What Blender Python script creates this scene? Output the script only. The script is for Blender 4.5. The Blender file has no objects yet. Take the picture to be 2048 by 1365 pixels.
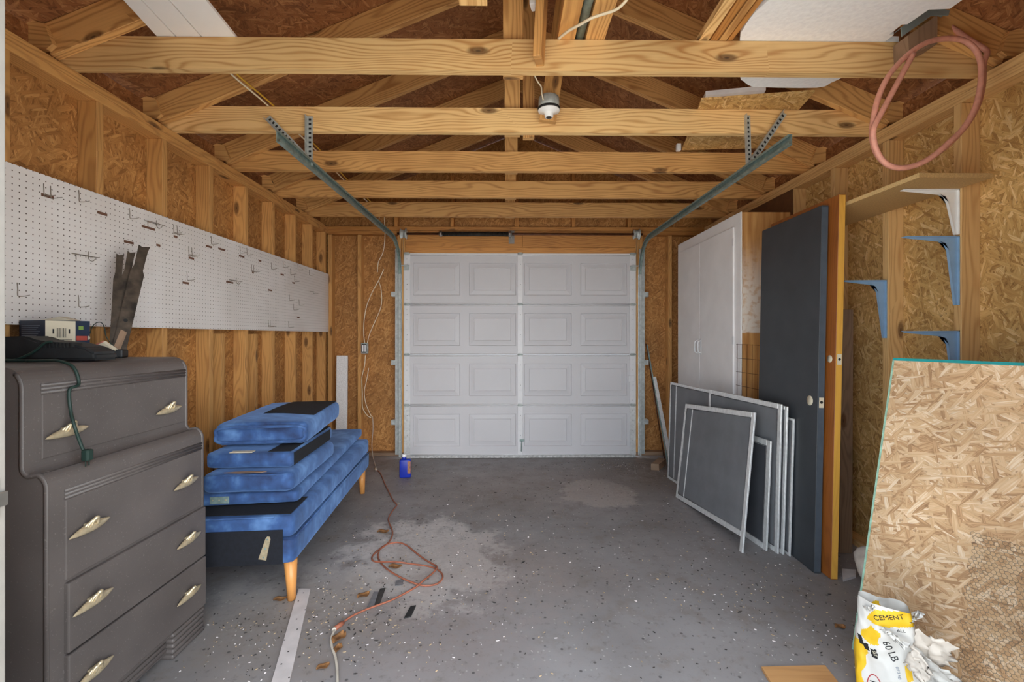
import bpy, bmesh, math, random
from mathutils import Vector, Matrix, noise
from math import sin, cos, pi, radians as R
random.seed(11)
C = bpy.context.scene.collection
# ------------------------------------------------------------------ camera
F, HY, CZ, TH = 910.0, 673.0, 1.282, math.atan(0.012)
ct, st = cos(TH), sin(TH)
def ray(px, py):
    u, v = (px - 1024) / F, -(py - HY) / F
    return Vector((st + u * ct, ct - u * st, v))
O = Vector((0, 0, CZ))
def at_y(px, py, Y): d = ray(px, py); return O + d * (Y / d.y)
def at_x(px, py, X): d = ray(px, py); return O + d * (X / d.x)
def at_z(px, py, Z): d = ray(px, py); return O + d * ((Z - CZ) / d.z)
def at_p(px, py, p, n): d = ray(px, py); return O + d * ((p - O).dot(n) / d.dot(n))
cam = bpy.data.objects.new('camera', bpy.data.cameras.new('camera'))
C.objects.link(cam)
cam.location = O
cam.rotation_euler = (pi / 2, 0, -TH)
cam.data.sensor_width = 36
cam.data.lens = F / 2048 * 36
cam.data.shift_y = -9.5 / 2048
cam.data.clip_start = 0.02
bpy.context.scene.camera = cam

# ------------------------------------------------------------------ materials
def lin(c):
    c = c / 255.0
    return c / 12.92 if c <= 0.04045 else ((c + 0.055) / 1.055) ** 2.4
def rgb(r, g, b): return (lin(r), lin(g), lin(b), 1)

class NT:
    def __init__(s, name):
        s.m = bpy.data.materials.new(name); s.m.use_nodes = True
        s.t = s.m.node_tree; s.t.nodes.clear()
        s.out = s.t.nodes.new('ShaderNodeOutputMaterial')
        s.b = s.t.nodes.new('ShaderNodeBsdfPrincipled')
        s.t.links.new(s.b.outputs[0], s.out.inputs[0])
    def put(s, sock, v):
        if isinstance(v, bpy.types.NodeSocket): s.t.links.new(v, sock)
        elif v is not None: sock.default_value = v
    def n(s, typ, props=None, **ins):
        nd = s.t.nodes.new(typ)
        for k, v in (props or {}).items(): setattr(nd, k, v)
        for k, v in ins.items():
            s.put(nd.inputs[k.replace('_', ' ')], v)
        return nd
    def math(s, op, a, b=0.0, c=None, clamp=False):
        nd = s.t.nodes.new('ShaderNodeMath'); nd.operation = op; nd.use_clamp = clamp
        s.put(nd.inputs[0], a); s.put(nd.inputs[1], b)
        if c is not None: s.put(nd.inputs[2], c)
        return nd.outputs[0]
    def mix(s, f, a, b, mode='MIX'):
        nd = s.t.nodes.new('ShaderNodeMix'); nd.data_type = 'RGBA'; nd.blend_type = mode
        s.put(nd.inputs[0], f); s.put(nd.inputs[6], a); s.put(nd.inputs[7], b)
        return nd.outputs[2]
    def ss(s, x, a, b, lo=0.0, hi=1.0):
        nd = s.t.nodes.new('ShaderNodeMapRange'); nd.interpolation_type = 'SMOOTHSTEP'
        s.put(nd.inputs[0], x)
        for i, v in zip((1, 2, 3, 4), (a, b, lo, hi)): nd.inputs[i].default_value = v
        return nd.outputs[0]
    def ramp(s, f, stops, interp='LINEAR'):
        nd = s.t.nodes.new('ShaderNodeValToRGB'); nd.color_ramp.interpolation = interp
        e = nd.color_ramp.elements
        while len(e) < len(stops): e.new(0.5)
        for el, (p, c) in zip(e, stops): el.position = p; el.color = c
        s.put(nd.inputs[0], f); return nd.outputs[0]
    def uv(s): return s.n('ShaderNodeUVMap').outputs[0]
    def obj(s): return s.n('ShaderNodeTexCoord').outputs['Object']
    def rnd(s): return s.n('ShaderNodeObjectInfo').outputs['Random']
    def comb(s, x, y, z=0.0):
        nd = s.t.nodes.new('ShaderNodeCombineXYZ')
        for i, v in enumerate((x, y, z)): s.put(nd.inputs[i], v)
        return nd.outputs[0]
    def sep(s, v):
        nd = s.t.nodes.new('ShaderNodeSeparateXYZ'); s.put(nd.inputs[0], v); return nd.outputs
    def mapv(s, v, scale=(1, 1, 1), rot=0.0, loc=(0, 0, 0)):
        nd = s.t.nodes.new('ShaderNodeMapping'); s.put(nd.inputs[0], v)
        nd.inputs['Scale'].default_value = scale; nd.inputs['Rotation'].default_value = (0, 0, rot)
        nd.inputs['Location'].default_value = loc
        return nd.outputs[0]
    def noise(s, v, scale, detail=2.0, dim='3D', rough=0.5):
        nd = s.n('ShaderNodeTexNoise', {'noise_dimensions': dim})
        s.put(nd.inputs['Vector'], v); nd.inputs['Scale'].default_value = scale
        nd.inputs['Detail'].default_value = detail; nd.inputs['Roughness'].default_value = rough
        return nd.outputs[0]
    def vor(s, v, scale, dim='2D', feat='F1', rand=1.0):
        nd = s.n('ShaderNodeTexVoronoi', {'voronoi_dimensions': dim, 'feature': feat})
        s.put(nd.inputs['Vector'], v); nd.inputs['Scale'].default_value = scale
        nd.inputs['Randomness'].default_value = rand
        return nd
    def bump(s, h, strength=0.3, dist=0.004):
        nd = s.n('ShaderNodeBump'); s.put(nd.inputs['Height'], h)
        nd.inputs['Strength'].default_value = strength; nd.inputs['Distance'].default_value = dist
        s.t.links.new(nd.outputs[0], s.b.inputs['Normal'])
    def done(s, col, rough=0.6, metal=0.0, **kw):
        s.put(s.b.inputs['Base Color'], col); s.put(s.b.inputs['Roughness'], rough)
        s.put(s.b.inputs['Metallic'], metal)
        for k, v in kw.items(): s.put(s.b.inputs[k.replace('_', ' ')], v)
        return s.m

def simple(name, col, rough=0.6, metal=0.0, var=0.12, scale=18.0, bump=0.0, **kw):
    t = NT(name); n = t.noise(t.obj(), scale, 4)
    dk = tuple(x * (1 - var * 1.6) for x in col[:3]) + (1,)
    lt = tuple(min(1, x * (1 + var)) for x in col[:3]) + (1,)
    c = t.ramp(n, [(0.3, dk), (0.7, lt)])
    if bump: t.bump(n, bump, 0.003)
    return t.done(c, rough, metal, **kw)

def wood(name, base, dark, knot=(92, 58, 28), rough=0.68, amt=0.5, kn=True):
    t = NT(name); r = t.rnd()
    v = t.n('ShaderNodeVectorMath', {'operation': 'ADD'}); t.put(v.inputs[0], t.uv())
    t.put(v.inputs[1], t.comb(t.math('MULTIPLY', r, 31.7), t.math('MULTIPLY', r, 17.3)))
    u_, v_, _ = t.sep(v.outputs[0])
    n1 = t.noise(t.comb(t.math('MULTIPLY', u_, 0.9), t.math('MULTIPLY', v_, 5.0)), 1.0, 2, '2D')
    n2 = t.noise(t.comb(t.math('MULTIPLY', u_, 5.0), t.math('MULTIPLY', v_, 160.0)), 1.0, 2, '2D')
    n3 = t.noise(v.outputs[0], 3.0, 3, '2D')
    vo = t.vor(t.comb(t.math('MULTIPLY', u_, 1.7), t.math('MULTIPLY', v_, 4.6)), 1.0)
    d = vo.outputs['Distance']; sel = t.math('GREATER_THAN', t.sep(vo.outputs['Color'])[0], 0.45)
    bend = t.math('MULTIPLY', t.math('EXPONENT', t.math('MULTIPLY', d, -7.5)), 3.4)
    ph = t.math('ADD', t.math('MULTIPLY', v_, 42.0), t.math('MULTIPLY', n1, 11.0))
    ph = t.math('ADD', ph, t.math('MULTIPLY', bend, sel))
    w = t.math('MULTIPLY_ADD', t.math('SINE', t.math('MULTIPLY', ph, 2 * pi)), 0.5, 0.5)
    w = t.math('POWER', w, 2.6)
    f = t.math('MULTIPLY', w, amt)
    f = t.math('ADD', f, t.math('MULTIPLY', t.math('SUBTRACT', n2, 0.5), 0.5))
    f = t.math('ADD', f, t.math('MULTIPLY', t.math('SUBTRACT', n3, 0.5), 0.7), clamp=True)
    c = t.mix(f, rgb(*base), rgb(*dark))
    if kn:
        k = t.math('MULTIPLY', t.ss(d, 0.05, 0.11, 1, 0), sel)
        c = t.mix(t.math('MULTIPLY', k, 0.8), c, rgb(*knot))
        k2 = t.math('MULTIPLY', t.ss(d, 0.01, 0.028, 1, 0), sel)
        c = t.mix(t.math('MULTIPLY', k2, 0.6), c, rgb(45, 28, 14))
    hs = t.n('ShaderNodeHueSaturation'); t.put(hs.inputs['Color'], c)
    t.put(hs.inputs['Value'], t.math('MULTIPLY_ADD', r, 0.22, 0.89))
    t.bump(f, 0.15, 0.002)
    return t.done(hs.outputs[0], rough)

def osb(name, cols, size=1.0, base=0.0):
    """overlapping wood flakes, five directions"""
    t = NT(name); r = t.rnd()
    v = t.n('ShaderNodeVectorMath', {'operation': 'ADD'}); t.put(v.inputs[0], t.uv())
    t.put(v.inputs[1], t.comb(t.math('MULTIPLY', r, 13.1), t.math('MULTIPLY', r, 29.9)))
    warp = t.n('ShaderNodeTexNoise', {'noise_dimensions': '2D'}); t.put(warp.inputs['Vector'], v.outputs[0])
    warp.inputs['Scale'].default_value = 9.0
    wv = t.n('ShaderNodeVectorMath', {'operation': 'MULTIPLY_ADD'}); t.put(wv.inputs[0], warp.outputs['Color'])
    wv.inputs[1].default_value = (0.010, 0.010, 0); t.put(wv.inputs[2], v.outputs[0])
    P = wv.outputs[0]
    col = h = None
    stops = [(i / (len(cols) - 1), rgb(*c)) for i, c in enumerate(cols)]
    for i, (ang, sx, sy, thr) in enumerate(((0.1 + base, 9, 34, 0), (0.75 + base, 10, 52, 0.45), (-0.6 + base, 8, 44, 0.52), (0.35 + base, 12, 70, 0.6), (1.3 + base, 11, 60, 0.66), (-0.25 + base, 9, 90, 0.7), (-1.0 + base, 12, 64, 0.72))):
        m = t.mapv(P, (sx / size, sy / size, 1), 0, (i * 3.7, i * 1.9, 0))
        rot = t.mapv(P, (1, 1, 1), ang)
        m = t.mapv(rot, (sx / size, sy / size, 1), 0, (i * 3.7, i * 1.9, 0))
        vo = t.vor(m, 1.0)
        s3 = t.sep(vo.outputs['Color'])
        fib = t.noise(t.mapv(rot, (14, 240, 1)), 1.0, 1, '2D')
        val = t.math('ADD', s3[0], t.math('MULTIPLY', t.math('SUBTRACT', fib, 0.5), 0.9), clamp=True)
        ci = t.ramp(t.math('MULTIPLY_ADD', val, 0.72, 0.14), stops)
        edge = t.ss(vo.outputs['Distance'], 0.35, 0.75, 1.0, 0.84)
        ci = t.mix(1.0, ci, t.comb(edge, edge, edge), 'MULTIPLY')
        if col is None: col, h = ci, val
        else:
            f = t.math('GREATER_THAN', s3[1], thr)
            f = t.math('MULTIPLY', f, t.math('LESS_THAN', vo.outputs['Distance'], 0.62))
            col = t.mix(f, col, ci)
            h = t.math('ADD', t.math('MULTIPLY', h, t.math('SUBTRACT', 1.0, f)), t.math('MULTIPLY', val, f))
    big = t.noise(v.outputs[0], 2.2, 3, '2D')
    gap = t.noise(P, 46.0, 2, '2D')
    col = t.mix(t.ss(gap, 0.68, 0.76, 0, 0.55), col, rgb(*cols[0]))
    k = t.ss(big, 0.3, 0.7, 0.86, 1.1)
    col = t.mix(1.0, col, t.comb(k, k, k), 'MULTIPLY')
    t.bump(h, 0.25, 0.003)
    return t.done(col, 0.72)

M = {}
M['pine'] = wood('pine_pale', (232, 194, 134), (180, 122, 62), amt=0.62)
M['pine_mid'] = wood('pine_mid', (218, 168, 104), (158, 102, 50), amt=0.6)
M['stud'] = wood('pine_stud', (208, 156, 92), (152, 100, 52), amt=0.48)
M['stud_r'] = wood('pine_stud_pale', (218, 178, 120), (176, 126, 72), amt=0.5)
M['header'] = wood('fir_header', (196, 136, 70), (142, 86, 38), amt=0.5)
M['brown_wood'] = wood('stained_birch', (158, 92, 38), (112, 60, 22), amt=0.35, kn=False, rough=0.45)
M['yellow_wood'] = wood('yellow_edge_wood', (214, 160, 66), (186, 130, 48), amt=0.3, kn=False)
M['leg_wood'] = wood('beech_leg', (212, 148, 82), (186, 120, 58), amt=0.3, kn=False, rough=0.4)
M['ply'] = wood('plywood', (188, 142, 92), (150, 104, 62), amt=0.3, kn=False)
M['old_wood'] = wood('weathered_wood', (150, 122, 98), (104, 80, 60), amt=0.4)
M['osb_l'] = osb('osb_warm', [(112, 68, 30), (164, 112, 58), (178, 124, 66), (190, 136, 76), (220, 170, 106)], 0.85)
M['osb_r'] = osb('osb_gold', [(124, 82, 40), (190, 146, 84), (206, 164, 100), (220, 180, 116), (248, 222, 172)], 0.9)
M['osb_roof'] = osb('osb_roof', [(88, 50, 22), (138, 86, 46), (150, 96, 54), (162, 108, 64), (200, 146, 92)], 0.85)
M['osb_sheet'] = osb('osb_pale', [(128, 92, 62), (196, 156, 114), (210, 174, 132), (222, 190, 152), (250, 234, 210)], 0.85)
def _c(n, r, g, b, **k): M[n] = simple(n, rgb(r, g, b), **k)
_c('white_door', 210, 209, 212, rough=0.5, var=0.02, scale=3)
_c('white_stile', 230, 230, 232, rough=0.4, var=0.02)
_c('seal', 200, 200, 198, rough=0.6, var=0.25, scale=40)
_c('white_paint', 244, 242, 241, rough=0.55, var=0.03, scale=5)
_c('white_plastic', 238, 238, 238, rough=0.45, var=0.03)
_c('blade_steel', 78, 68, 58, rough=0.6, metal=0.3, var=0.45, scale=22)
_c('galv', 188, 194, 192, rough=0.45, metal=0.3, var=0.15, scale=30)
_c('galv_dark', 132, 152, 148, rough=0.42, metal=0.3, var=0.2, scale=30)
_c('alu', 226, 227, 226, rough=0.4, metal=0.35, var=0.1, scale=40)
_c('black_metal', 44, 40, 36, rough=0.5, metal=0.4, var=0.3, scale=40)
_c('rust_bar', 92, 54, 32, rough=0.6, metal=0.4, var=0.3)
_c('steel', 150, 146, 140, rough=0.35, metal=0.8, var=0.1)
_c('brass', 206, 190, 158, rough=0.32, metal=0.55, var=0.12, scale=60)
_c('hook_steel', 150, 140, 128, rough=0.45, metal=0.6)
_c('slate', 56, 60, 65, rough=0.5, var=0.12, scale=6)
_c('slate_edge', 74, 84, 94, rough=0.5, var=0.08)
_c('navy_felt', 17, 20, 29, rough=0.95, var=0.2, scale=60)
_c('white_bracket', 236, 236, 234, rough=0.35, var=0.03)
_c('blue_bracket', 140, 174, 206, rough=0.38, var=0.06)
_c('particle', 196, 160, 106, rough=0.8, var=0.12, scale=160)
_c('particle_edge', 214, 182, 126, rough=0.8, var=0.12, scale=160)
_c('teal', 20, 150, 150, rough=0.6, var=0.15)
_c('teal_pale', 150, 190, 168, rough=0.7, var=0.25, scale=30)
_c('hose', 208, 144, 124, rough=0.55, var=0.1, scale=40)
_c('orange_cord', 156, 92, 68, rough=0.6, var=0.15)
_c('pale_cord', 196, 186, 172, rough=0.6, var=0.1)
_c('white_cable', 232, 218, 190, rough=0.55, var=0.06)
_c('yellow_cable', 214, 166, 54, rough=0.55, var=0.08)
_c('green_cord', 28, 50, 44, rough=0.55, var=0.1)
_c('black_plastic', 38, 40, 42, rough=0.55, var=0.25, scale=14)
_c('box_blue', 26, 42, 66, rough=0.5, var=0.1)
_c('box_label', 214, 204, 180, rough=0.6, var=0.03)
_c('box_red', 170, 70, 56, rough=0.6, var=0.1)
_c('box_green', 120, 150, 70, rough=0.6, var=0.1)
_c('print_dark', 24, 24, 28, rough=0.6, var=0.05)
_c('print_grey', 120, 130, 145, rough=0.6, var=0.05)
_c('print_red', 190, 60, 66, rough=0.6, var=0.05)
_c('print_yellow', 226, 182, 30, rough=0.6, var=0.06)
_c('paper_inner', 214, 204, 192, rough=0.8, var=0.08, scale=14)
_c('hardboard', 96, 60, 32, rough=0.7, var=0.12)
_c('paper_white', 212, 209, 203, rough=0.7, var=0.05, scale=8)
_c('jug_blue', 24, 50, 168, rough=0.35, var=0.08)
_c('jug_label', 170, 116, 80, rough=0.5, var=0.3, scale=40)
_c('rubber', 30, 30, 30, rough=0.8)
_c('tape', 112, 78, 60, rough=0.7, var=0.12, scale=60)
_c('foam', 246, 246, 244, rough=0.85, var=0.12, scale=90, bump=0.4)
_c('insul', 214, 206, 196, rough=0.95, var=0.15, scale=14, bump=0.5)
_c('flash', 150, 166, 166, rough=0.5, metal=0.4, var=0.1)
_c('sand_red', 196, 120, 100, rough=0.9, var=0.1)
_c('straw', 172, 150, 120, rough=0.9, var=0.2, scale=40)
_c('leaf', 138, 96, 56, rough=0.8, var=0.3, scale=60)
_c('chip_grey', 112, 110, 112, rough=0.8, var=0.15, scale=40)
_c('chip_dark', 56, 52, 50, rough=0.8, var=0.2, scale=40)
_c('strip_white', 206, 198, 196, rough=0.7, var=0.08, scale=14)
_c('outside', 168, 166, 160, rough=0.9, var=0.1, scale=2)
_c('panel_white', 248, 249, 252, rough=0.6, var=0.04, scale=50, bump=0.5)
_c('jamb', 146, 142, 136, rough=0.5, var=0.05)
_c('wire', 128, 122, 112, rough=0.5, metal=0.4)
_c('porcelain', 240, 240, 240, rough=0.25, var=0.02)

def m_velvet():
    t = NT('blue_velvet'); o = t.obj()
    n = t.noise(o, 5.0, 3); n2 = t.noise(o, 22.0, 3)
    f = t.math('ADD', t.math('MULTIPLY', n, 0.75), t.math('MULTIPLY', n2, 0.3))
    c = t.ramp(f, [(0.36, rgb(22, 38, 74)), (0.52, rgb(44, 76, 126)), (0.70, rgb(92, 130, 180))])
    t.bump(n2, 0.12, 0.004)
    t.b.inputs['Sheen Weight'].default_value = 0.55
    t.b.inputs['Sheen Tint'].default_value = rgb(140, 180, 240)
    return t.done(c, 0.8)
M['velvet'] = m_velvet()
def m_dresser():
    t = NT('grey_brown_paint'); n = t.noise(t.obj(), 4.0, 4); n2 = t.noise(t.obj(), 160.0, 1)
    c = t.ramp(n, [(0.3, rgb(83, 77, 75)), (0.7, rgb(98, 91, 88))])
    c = t.mix(t.ss(n2, 0.66, 0.75, 0, 0.22), c, rgb(160, 154, 148))
    return t.done(c, 0.48)
M['dresser'] = m_dresser()
def m_peg():
    t = NT('pegboard'); u, v, _ = t.sep(t.uv())
    fu = t.math('SUBTRACT', t.math('FRACT', t.math('DIVIDE', u, 0.0254)), 0.5)
    fv = t.math('SUBTRACT', t.math('FRACT', t.math('DIVIDE', v, 0.0254)), 0.5)
    d = t.math('SQRT', t.math('ADD', t.math('MULTIPLY', fu, fu), t.math('MULTIPLY', fv, fv)))
    h = t.ss(d, 0.08, 0.115, 1, 0)
    n = t.noise(t.obj(), 3.0, 3)
    c = t.ramp(n, [(0.3, rgb(224, 219, 214)), (0.7, rgb(238, 235, 232))])
    return t.done(t.mix(h, c, rgb(66, 50, 38)), 0.5)
M['peg'] = m_peg()
def m_screen(name, col, a):
    t = NT(name); n = t.noise(t.obj(), 7.0, 4)
    c = t.ramp(n, [(0.3, tuple(x * 0.8 for x in rgb(*col)[:3]) + (1,)), (0.7, rgb(*col))])
    t.done(c, 0.75)
    tr = t.n('ShaderNodeBsdfTransparent'); mx = t.n('ShaderNodeMixShader')
    mx.inputs[0].default_value = a
    t.t.links.new(tr.outputs[0], mx.inputs[1]); t.t.links.new(t.b.outputs[0], mx.inputs[2])
    t.t.links.new(mx.outputs[0], t.out.inputs[0])
    return t.m
M['screen'] = m_screen('screen_mesh', (132, 134, 138), 0.8)
M['screen_dark'] = m_screen('screen_mesh_dark', (72, 74, 80), 0.86)
def m_floor():
    t = NT('worn_painted_concrete'); o = t.obj(); x, y, _ = t.sep(o)
    n = t.noise(o, 1.6, 4); nf = t.noise(o, 26.0, 4, rough=0.7); nm = t.noise(o, 6.0, 4, rough=0.65)
    c = t.ramp(n, [(0.3, rgb(126, 122, 122)), (0.7, rgb(150, 147, 148))])
    c = t.mix(t.ss(nm, 0.5, 0.7, 0, 0.5), c, rgb(126, 116, 108))
    def patch(cx, cy, rx, ry, rot, col, amt, w=0.6, hard=0.25):
        global _pp
        dx, dy = t.math('SUBTRACT', x, cx), t.math('SUBTRACT', y, cy)
        a = t.math('ADD', t.math('MULTIPLY', dx, cos(rot) / rx), t.math('MULTIPLY', dy, sin(rot) / rx))
        b = t.math('ADD', t.math('MULTIPLY', dx, -sin(rot) / ry), t.math('MULTIPLY', dy, cos(rot) / ry))
        d = t.math('SQRT', t.math('ADD', t.math('MULTIPLY', a, a), t.math('MULTIPLY', b, b)))
        d = t.math('ADD', d, t.math('MULTIPLY', t.math('SUBTRACT', nm, 0.5), 2.2 * w))
        d = t.math('ADD', d, t.math('MULTIPLY', t.math('SUBTRACT', nf, 0.5), 1.0 * w))
        return t.math('MULTIPLY', t.math('MULTIPLY', t.ss(d, 1 - hard, 1 + hard, 1, 0), amt), t.ss(nf, 0.3, 0.62, 0.45, 1.0)), rgb(*col)
    for p in ((0.76, 3.72, 0.30, 0.34, 0.2, (186, 178, 172), 0.8, 0.5, 0.1),
              (0.35, 3.9, 0.9, 0.5, 0.1, (150, 132, 122), 0.4, 1.0, 0.6),
              (-0.48, 2.66, 0.40, 0.52, 0.5, (206, 201, 198), 0.85, 0.9, 0.25),
              (-0.8, 2.35, 0.55, 0.25, 0.2, (178, 172, 168), 0.6, 1.1, 0.4),
              (-0.05, 2.55, 0.5, 0.3, -0.4, (150, 136, 130), 0.5, 1.1, 0.6),
              (-0.3, 2.0, 0.4, 0.4, 0.3, (146, 130, 126), 0.4, 1.2, 0.6),
              (-0.95, 2.05, 0.4, 0.35, 0.0, (136, 124, 112), 0.5, 1.2, 0.5),
              (1.3, 4.3, 0.5, 0.5, 0.0, (104, 88, 76), 0.7, 0.9, 0.5)):
        f, col = patch(*p); c = t.mix(f, c, col)
    v1 = t.vor(o, 46.0, '2D'); s1 = t.sep(v1.outputs['Color'])
    f1 = t.math('MULTIPLY', t.math('GREATER_THAN', s1[0], 0.9), t.ss(v1.outputs['Distance'], 0.12, 0.22, 1, 0))
    c = t.mix(t.math('MULTIPLY', f1, 0.4), c, rgb(196, 192, 188))
    v2 = t.vor(o, 17.0, '2D'); s2 = t.sep(v2.outputs['Color'])
    f2 = t.math('MULTIPLY', t.math('GREATER_THAN', s2[0], 0.8), t.ss(v2.outputs['Distance'], 0.06, 0.14, 1, 0))
    c = t.mix(t.math('MULTIPLY', f2, 0.75), c, rgb(56, 52, 54))
    c = t.mix(t.ss(nf, 0.54, 0.72, 0, 0.5), c, rgb(98, 93, 90))
    t.bump(nf, 0.2, 0.003)
    return t.done(c, t.ss(nm, 0.3, 0.7, 0.45, 0.7))
M['floor'] = m_floor()
def m_cabside():
    t = NT('birch_side_with_white_overspray'); z = t.sep(t.obj())[2]; u, v, _ = t.sep(t.uv())
    n = t.noise(t.comb(t.math('MULTIPLY', u, 3.0), t.math('MULTIPLY', v, 30.0)), 1.0, 3, '2D')
    c = t.ramp(n, [(0.3, rgb(176, 122, 66)), (0.7, rgb(206, 156, 96))])
    n2 = t.noise(t.comb(t.math('MULTIPLY', u, 6.0), t.math('MULTIPLY', v, 5.0)), 4.0, 4, '2D')
    f = t.math('MULTIPLY', t.ss(z, 1.30, 1.315), t.ss(z, 1.55, 2.05, 1, 0))
    f = t.math('MULTIPLY', f, t.ss(n2, 0.3, 0.55, 0.45, 0.95))
    return t.done(t.mix(f, c, rgb(228, 218, 206)), 0.6)
M['cabside'] = m_cabside()

# ------------------------------------------------------------------ mesh builder
class MB:
    def __init__(s): s.bm = bmesh.new(); s.mi = 0
    def _tag(s, geom, smooth=False):
        for f in geom: f.material_index = s.mi; f.smooth = smooth
    def box(s, x0, x1, y0, y1, z0, z1, bev=0.0, seg=2, mat=None, smooth=False):
        r = bmesh.ops.create_cube(s.bm, size=1.0); vs = r['verts']
        bmesh.ops.scale(s.bm, verts=vs, vec=(x1 - x0, y1 - y0, z1 - z0))
        bmesh.ops.translate(s.bm, verts=vs, vec=((x0 + x1) / 2, (y0 + y1) / 2, (z0 + z1) / 2))
        fs = set(f for v in vs for f in v.link_faces)
        if bev:
            es = list(set(e for v in vs for e in v.link_edges))
            r = bmesh.ops.bevel(s.bm, geom=es, offset=bev, segments=seg, affect='EDGES', profile=0.5)
            vs = list(set(v for f in r['faces'] for v in f.verts) | set(v for v in vs if v.is_valid))
            fs = set(f for v in vs for f in v.link_faces)
        if mat is not None: bmesh.ops.transform(s.bm, matrix=mat, verts=vs)
        s._tag(fs, smooth); return vs
    def prism(s, pts, axis, a, b, mat=None):
        def P(p, q): return {'x': (q, p[0], p[1]), 'y': (p[0], q, p[1]), 'z': (p[0], p[1], q)}[axis]
        v0 = [s.bm.verts.new(P(p, a)) for p in pts]; v1 = [s.bm.verts.new(P(p, b)) for p in pts]
        fs = [s.bm.faces.new(v0), s.bm.faces.new(v1[::-1])]
        n = len(pts)
        for i in range(n): fs.append(s.bm.faces.new((v0[i], v1[i], v1[(i + 1) % n], v0[(i + 1) % n])))
        bmesh.ops.recalc_face_normals(s.bm, faces=fs)
        if mat is not None: bmesh.ops.transform(s.bm, matrix=mat, verts=v0 + v1)
        s._tag(fs); return v0 + v1
    def tube(s, pts, r, n=8, closed=False, caps=True):
        pts = [Vector(p) for p in pts]; k = len(pts); rs = r if isinstance(r, (list, tuple)) else [r] * k
        tg = []
        for i in range(k):
            a = pts[(i - 1) % k] if closed or i > 0 else pts[i]
            b = pts[(i + 1) % k] if closed or i < k - 1 else pts[i]
            tg.append((b - a).normalized() if (b - a).length > 1e-9 else Vector((0, 0, 1)))
        up = Vector((0, 0, 1)) if abs(tg[0].z) < 0.9 else Vector((1, 0, 0))
        nn = (up - tg[0] * up.dot(tg[0])).normalized(); rings = []
        for i in range(k):
            nn = nn - tg[i] * nn.dot(tg[i])
            nn = nn.normalized() if nn.length > 1e-6 else tg[i].orthogonal().normalized()
            bb = tg[i].cross(nn)
            rings.append([s.bm.verts.new(pts[i] + (nn * cos(2 * pi * j / n) + bb * sin(2 * pi * j / n)) * rs[i]) for j in range(n)])
        fs = []
        for i in range(k if closed else k - 1):
            A, B = rings[i], rings[(i + 1) % k]
            for j in range(n): fs.append(s.bm.faces.new((A[j], A[(j + 1) % n], B[(j + 1) % n], B[j])))
        s._tag(fs, True)
        if caps and not closed:
            c = [s.bm.faces.new(rings[0][::-1]), s.bm.faces.new(rings[-1])]; s._tag(c)
        return [v for g in rings for v in g]
    def cyl(s, p0, p1, r0, r1=None, n=20): return s.tube([p0, p1], [r0, r0 if r1 is None else r1], n)
    def lathe(s, prof, n=24, mat=None):
        rings = [[s.bm.verts.new((r * cos(2 * pi * j / n), r * sin(2 * pi * j / n), z)) for j in range(n)] for r, z in prof]
        fs = []
        for A, B in zip(rings, rings[1:]):
            for j in range(n): fs.append(s.bm.faces.new((A[j], A[(j + 1) % n], B[(j + 1) % n], B[j])))
        s._tag(fs, True)
        s._tag([s.bm.faces.new(rings[0][::-1]), s.bm.faces.new(rings[-1])])
        vs = [v for g in rings for v in g]
        if mat is not None: bmesh.ops.transform(s.bm, matrix=mat, verts=vs)
        return vs
    def grid(s, fn, nu, nv, smooth=True, wrap=False):
        vs = [[s.bm.verts.new(fn(i / (nu if wrap else nu - 1), j / (nv - 1))) for j in range(nv)] for i in range(nu)]
        fs = []
        for i in range(nu if wrap else nu - 1):
            for j in range(nv - 1):
                a = (i + 1) % nu
                fs.append(s.bm.faces.new((vs[i][j], vs[a][j], vs[a][j + 1], vs[i][j + 1])))
        s._tag(fs, smooth); return [v for c in vs for v in c]
    def face(s, pts, smooth=False):
        f = s.bm.faces.new([s.bm.verts.new(p) for p in pts]); s._tag([f], smooth); return f
    def build(s, name, mats, parent=None, grain=None, off=(0, 0, 0), recalc=False):
        bm = s.bm
        if recalc: bmesh.ops.recalc_face_normals(bm, faces=bm.faces[:])
        if off != (0, 0, 0): bmesh.ops.translate(bm, verts=bm.verts[:], vec=(-off[0], -off[1], -off[2]))
        lay = bm.loops.layers.uv.new('UVMap'); bm.normal_update()
        if grain is None:
            d = [max(v.co[i] for v in bm.verts) - min(v.co[i] for v in bm.verts) for i in range(3)]
            g = d.index(max(d))
        else: g = 'xyz'.index(grain)
        for f in bm.faces:
            n = [abs(x) for x in f.normal]; k = n.index(max(n))
            ax = [i for i in range(3) if i != k]
            if g in ax: ax = [g] + [i for i in ax if i != g]
            for l in f.loops: l[lay].uv = (l.vert.co[ax[0]], l.vert.co[ax[1]])
        me = bpy.data.meshes.new(name); bm.to_mesh(me); bm.free()
        for m in (mats if isinstance(mats, (list, tuple)) else [mats]): me.materials.append(M[m] if isinstance(m, str) else m)
        o = bpy.data.objects.new(name, me); C.objects.link(o)
        if parent is not None: o.parent = parent
        return o

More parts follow.
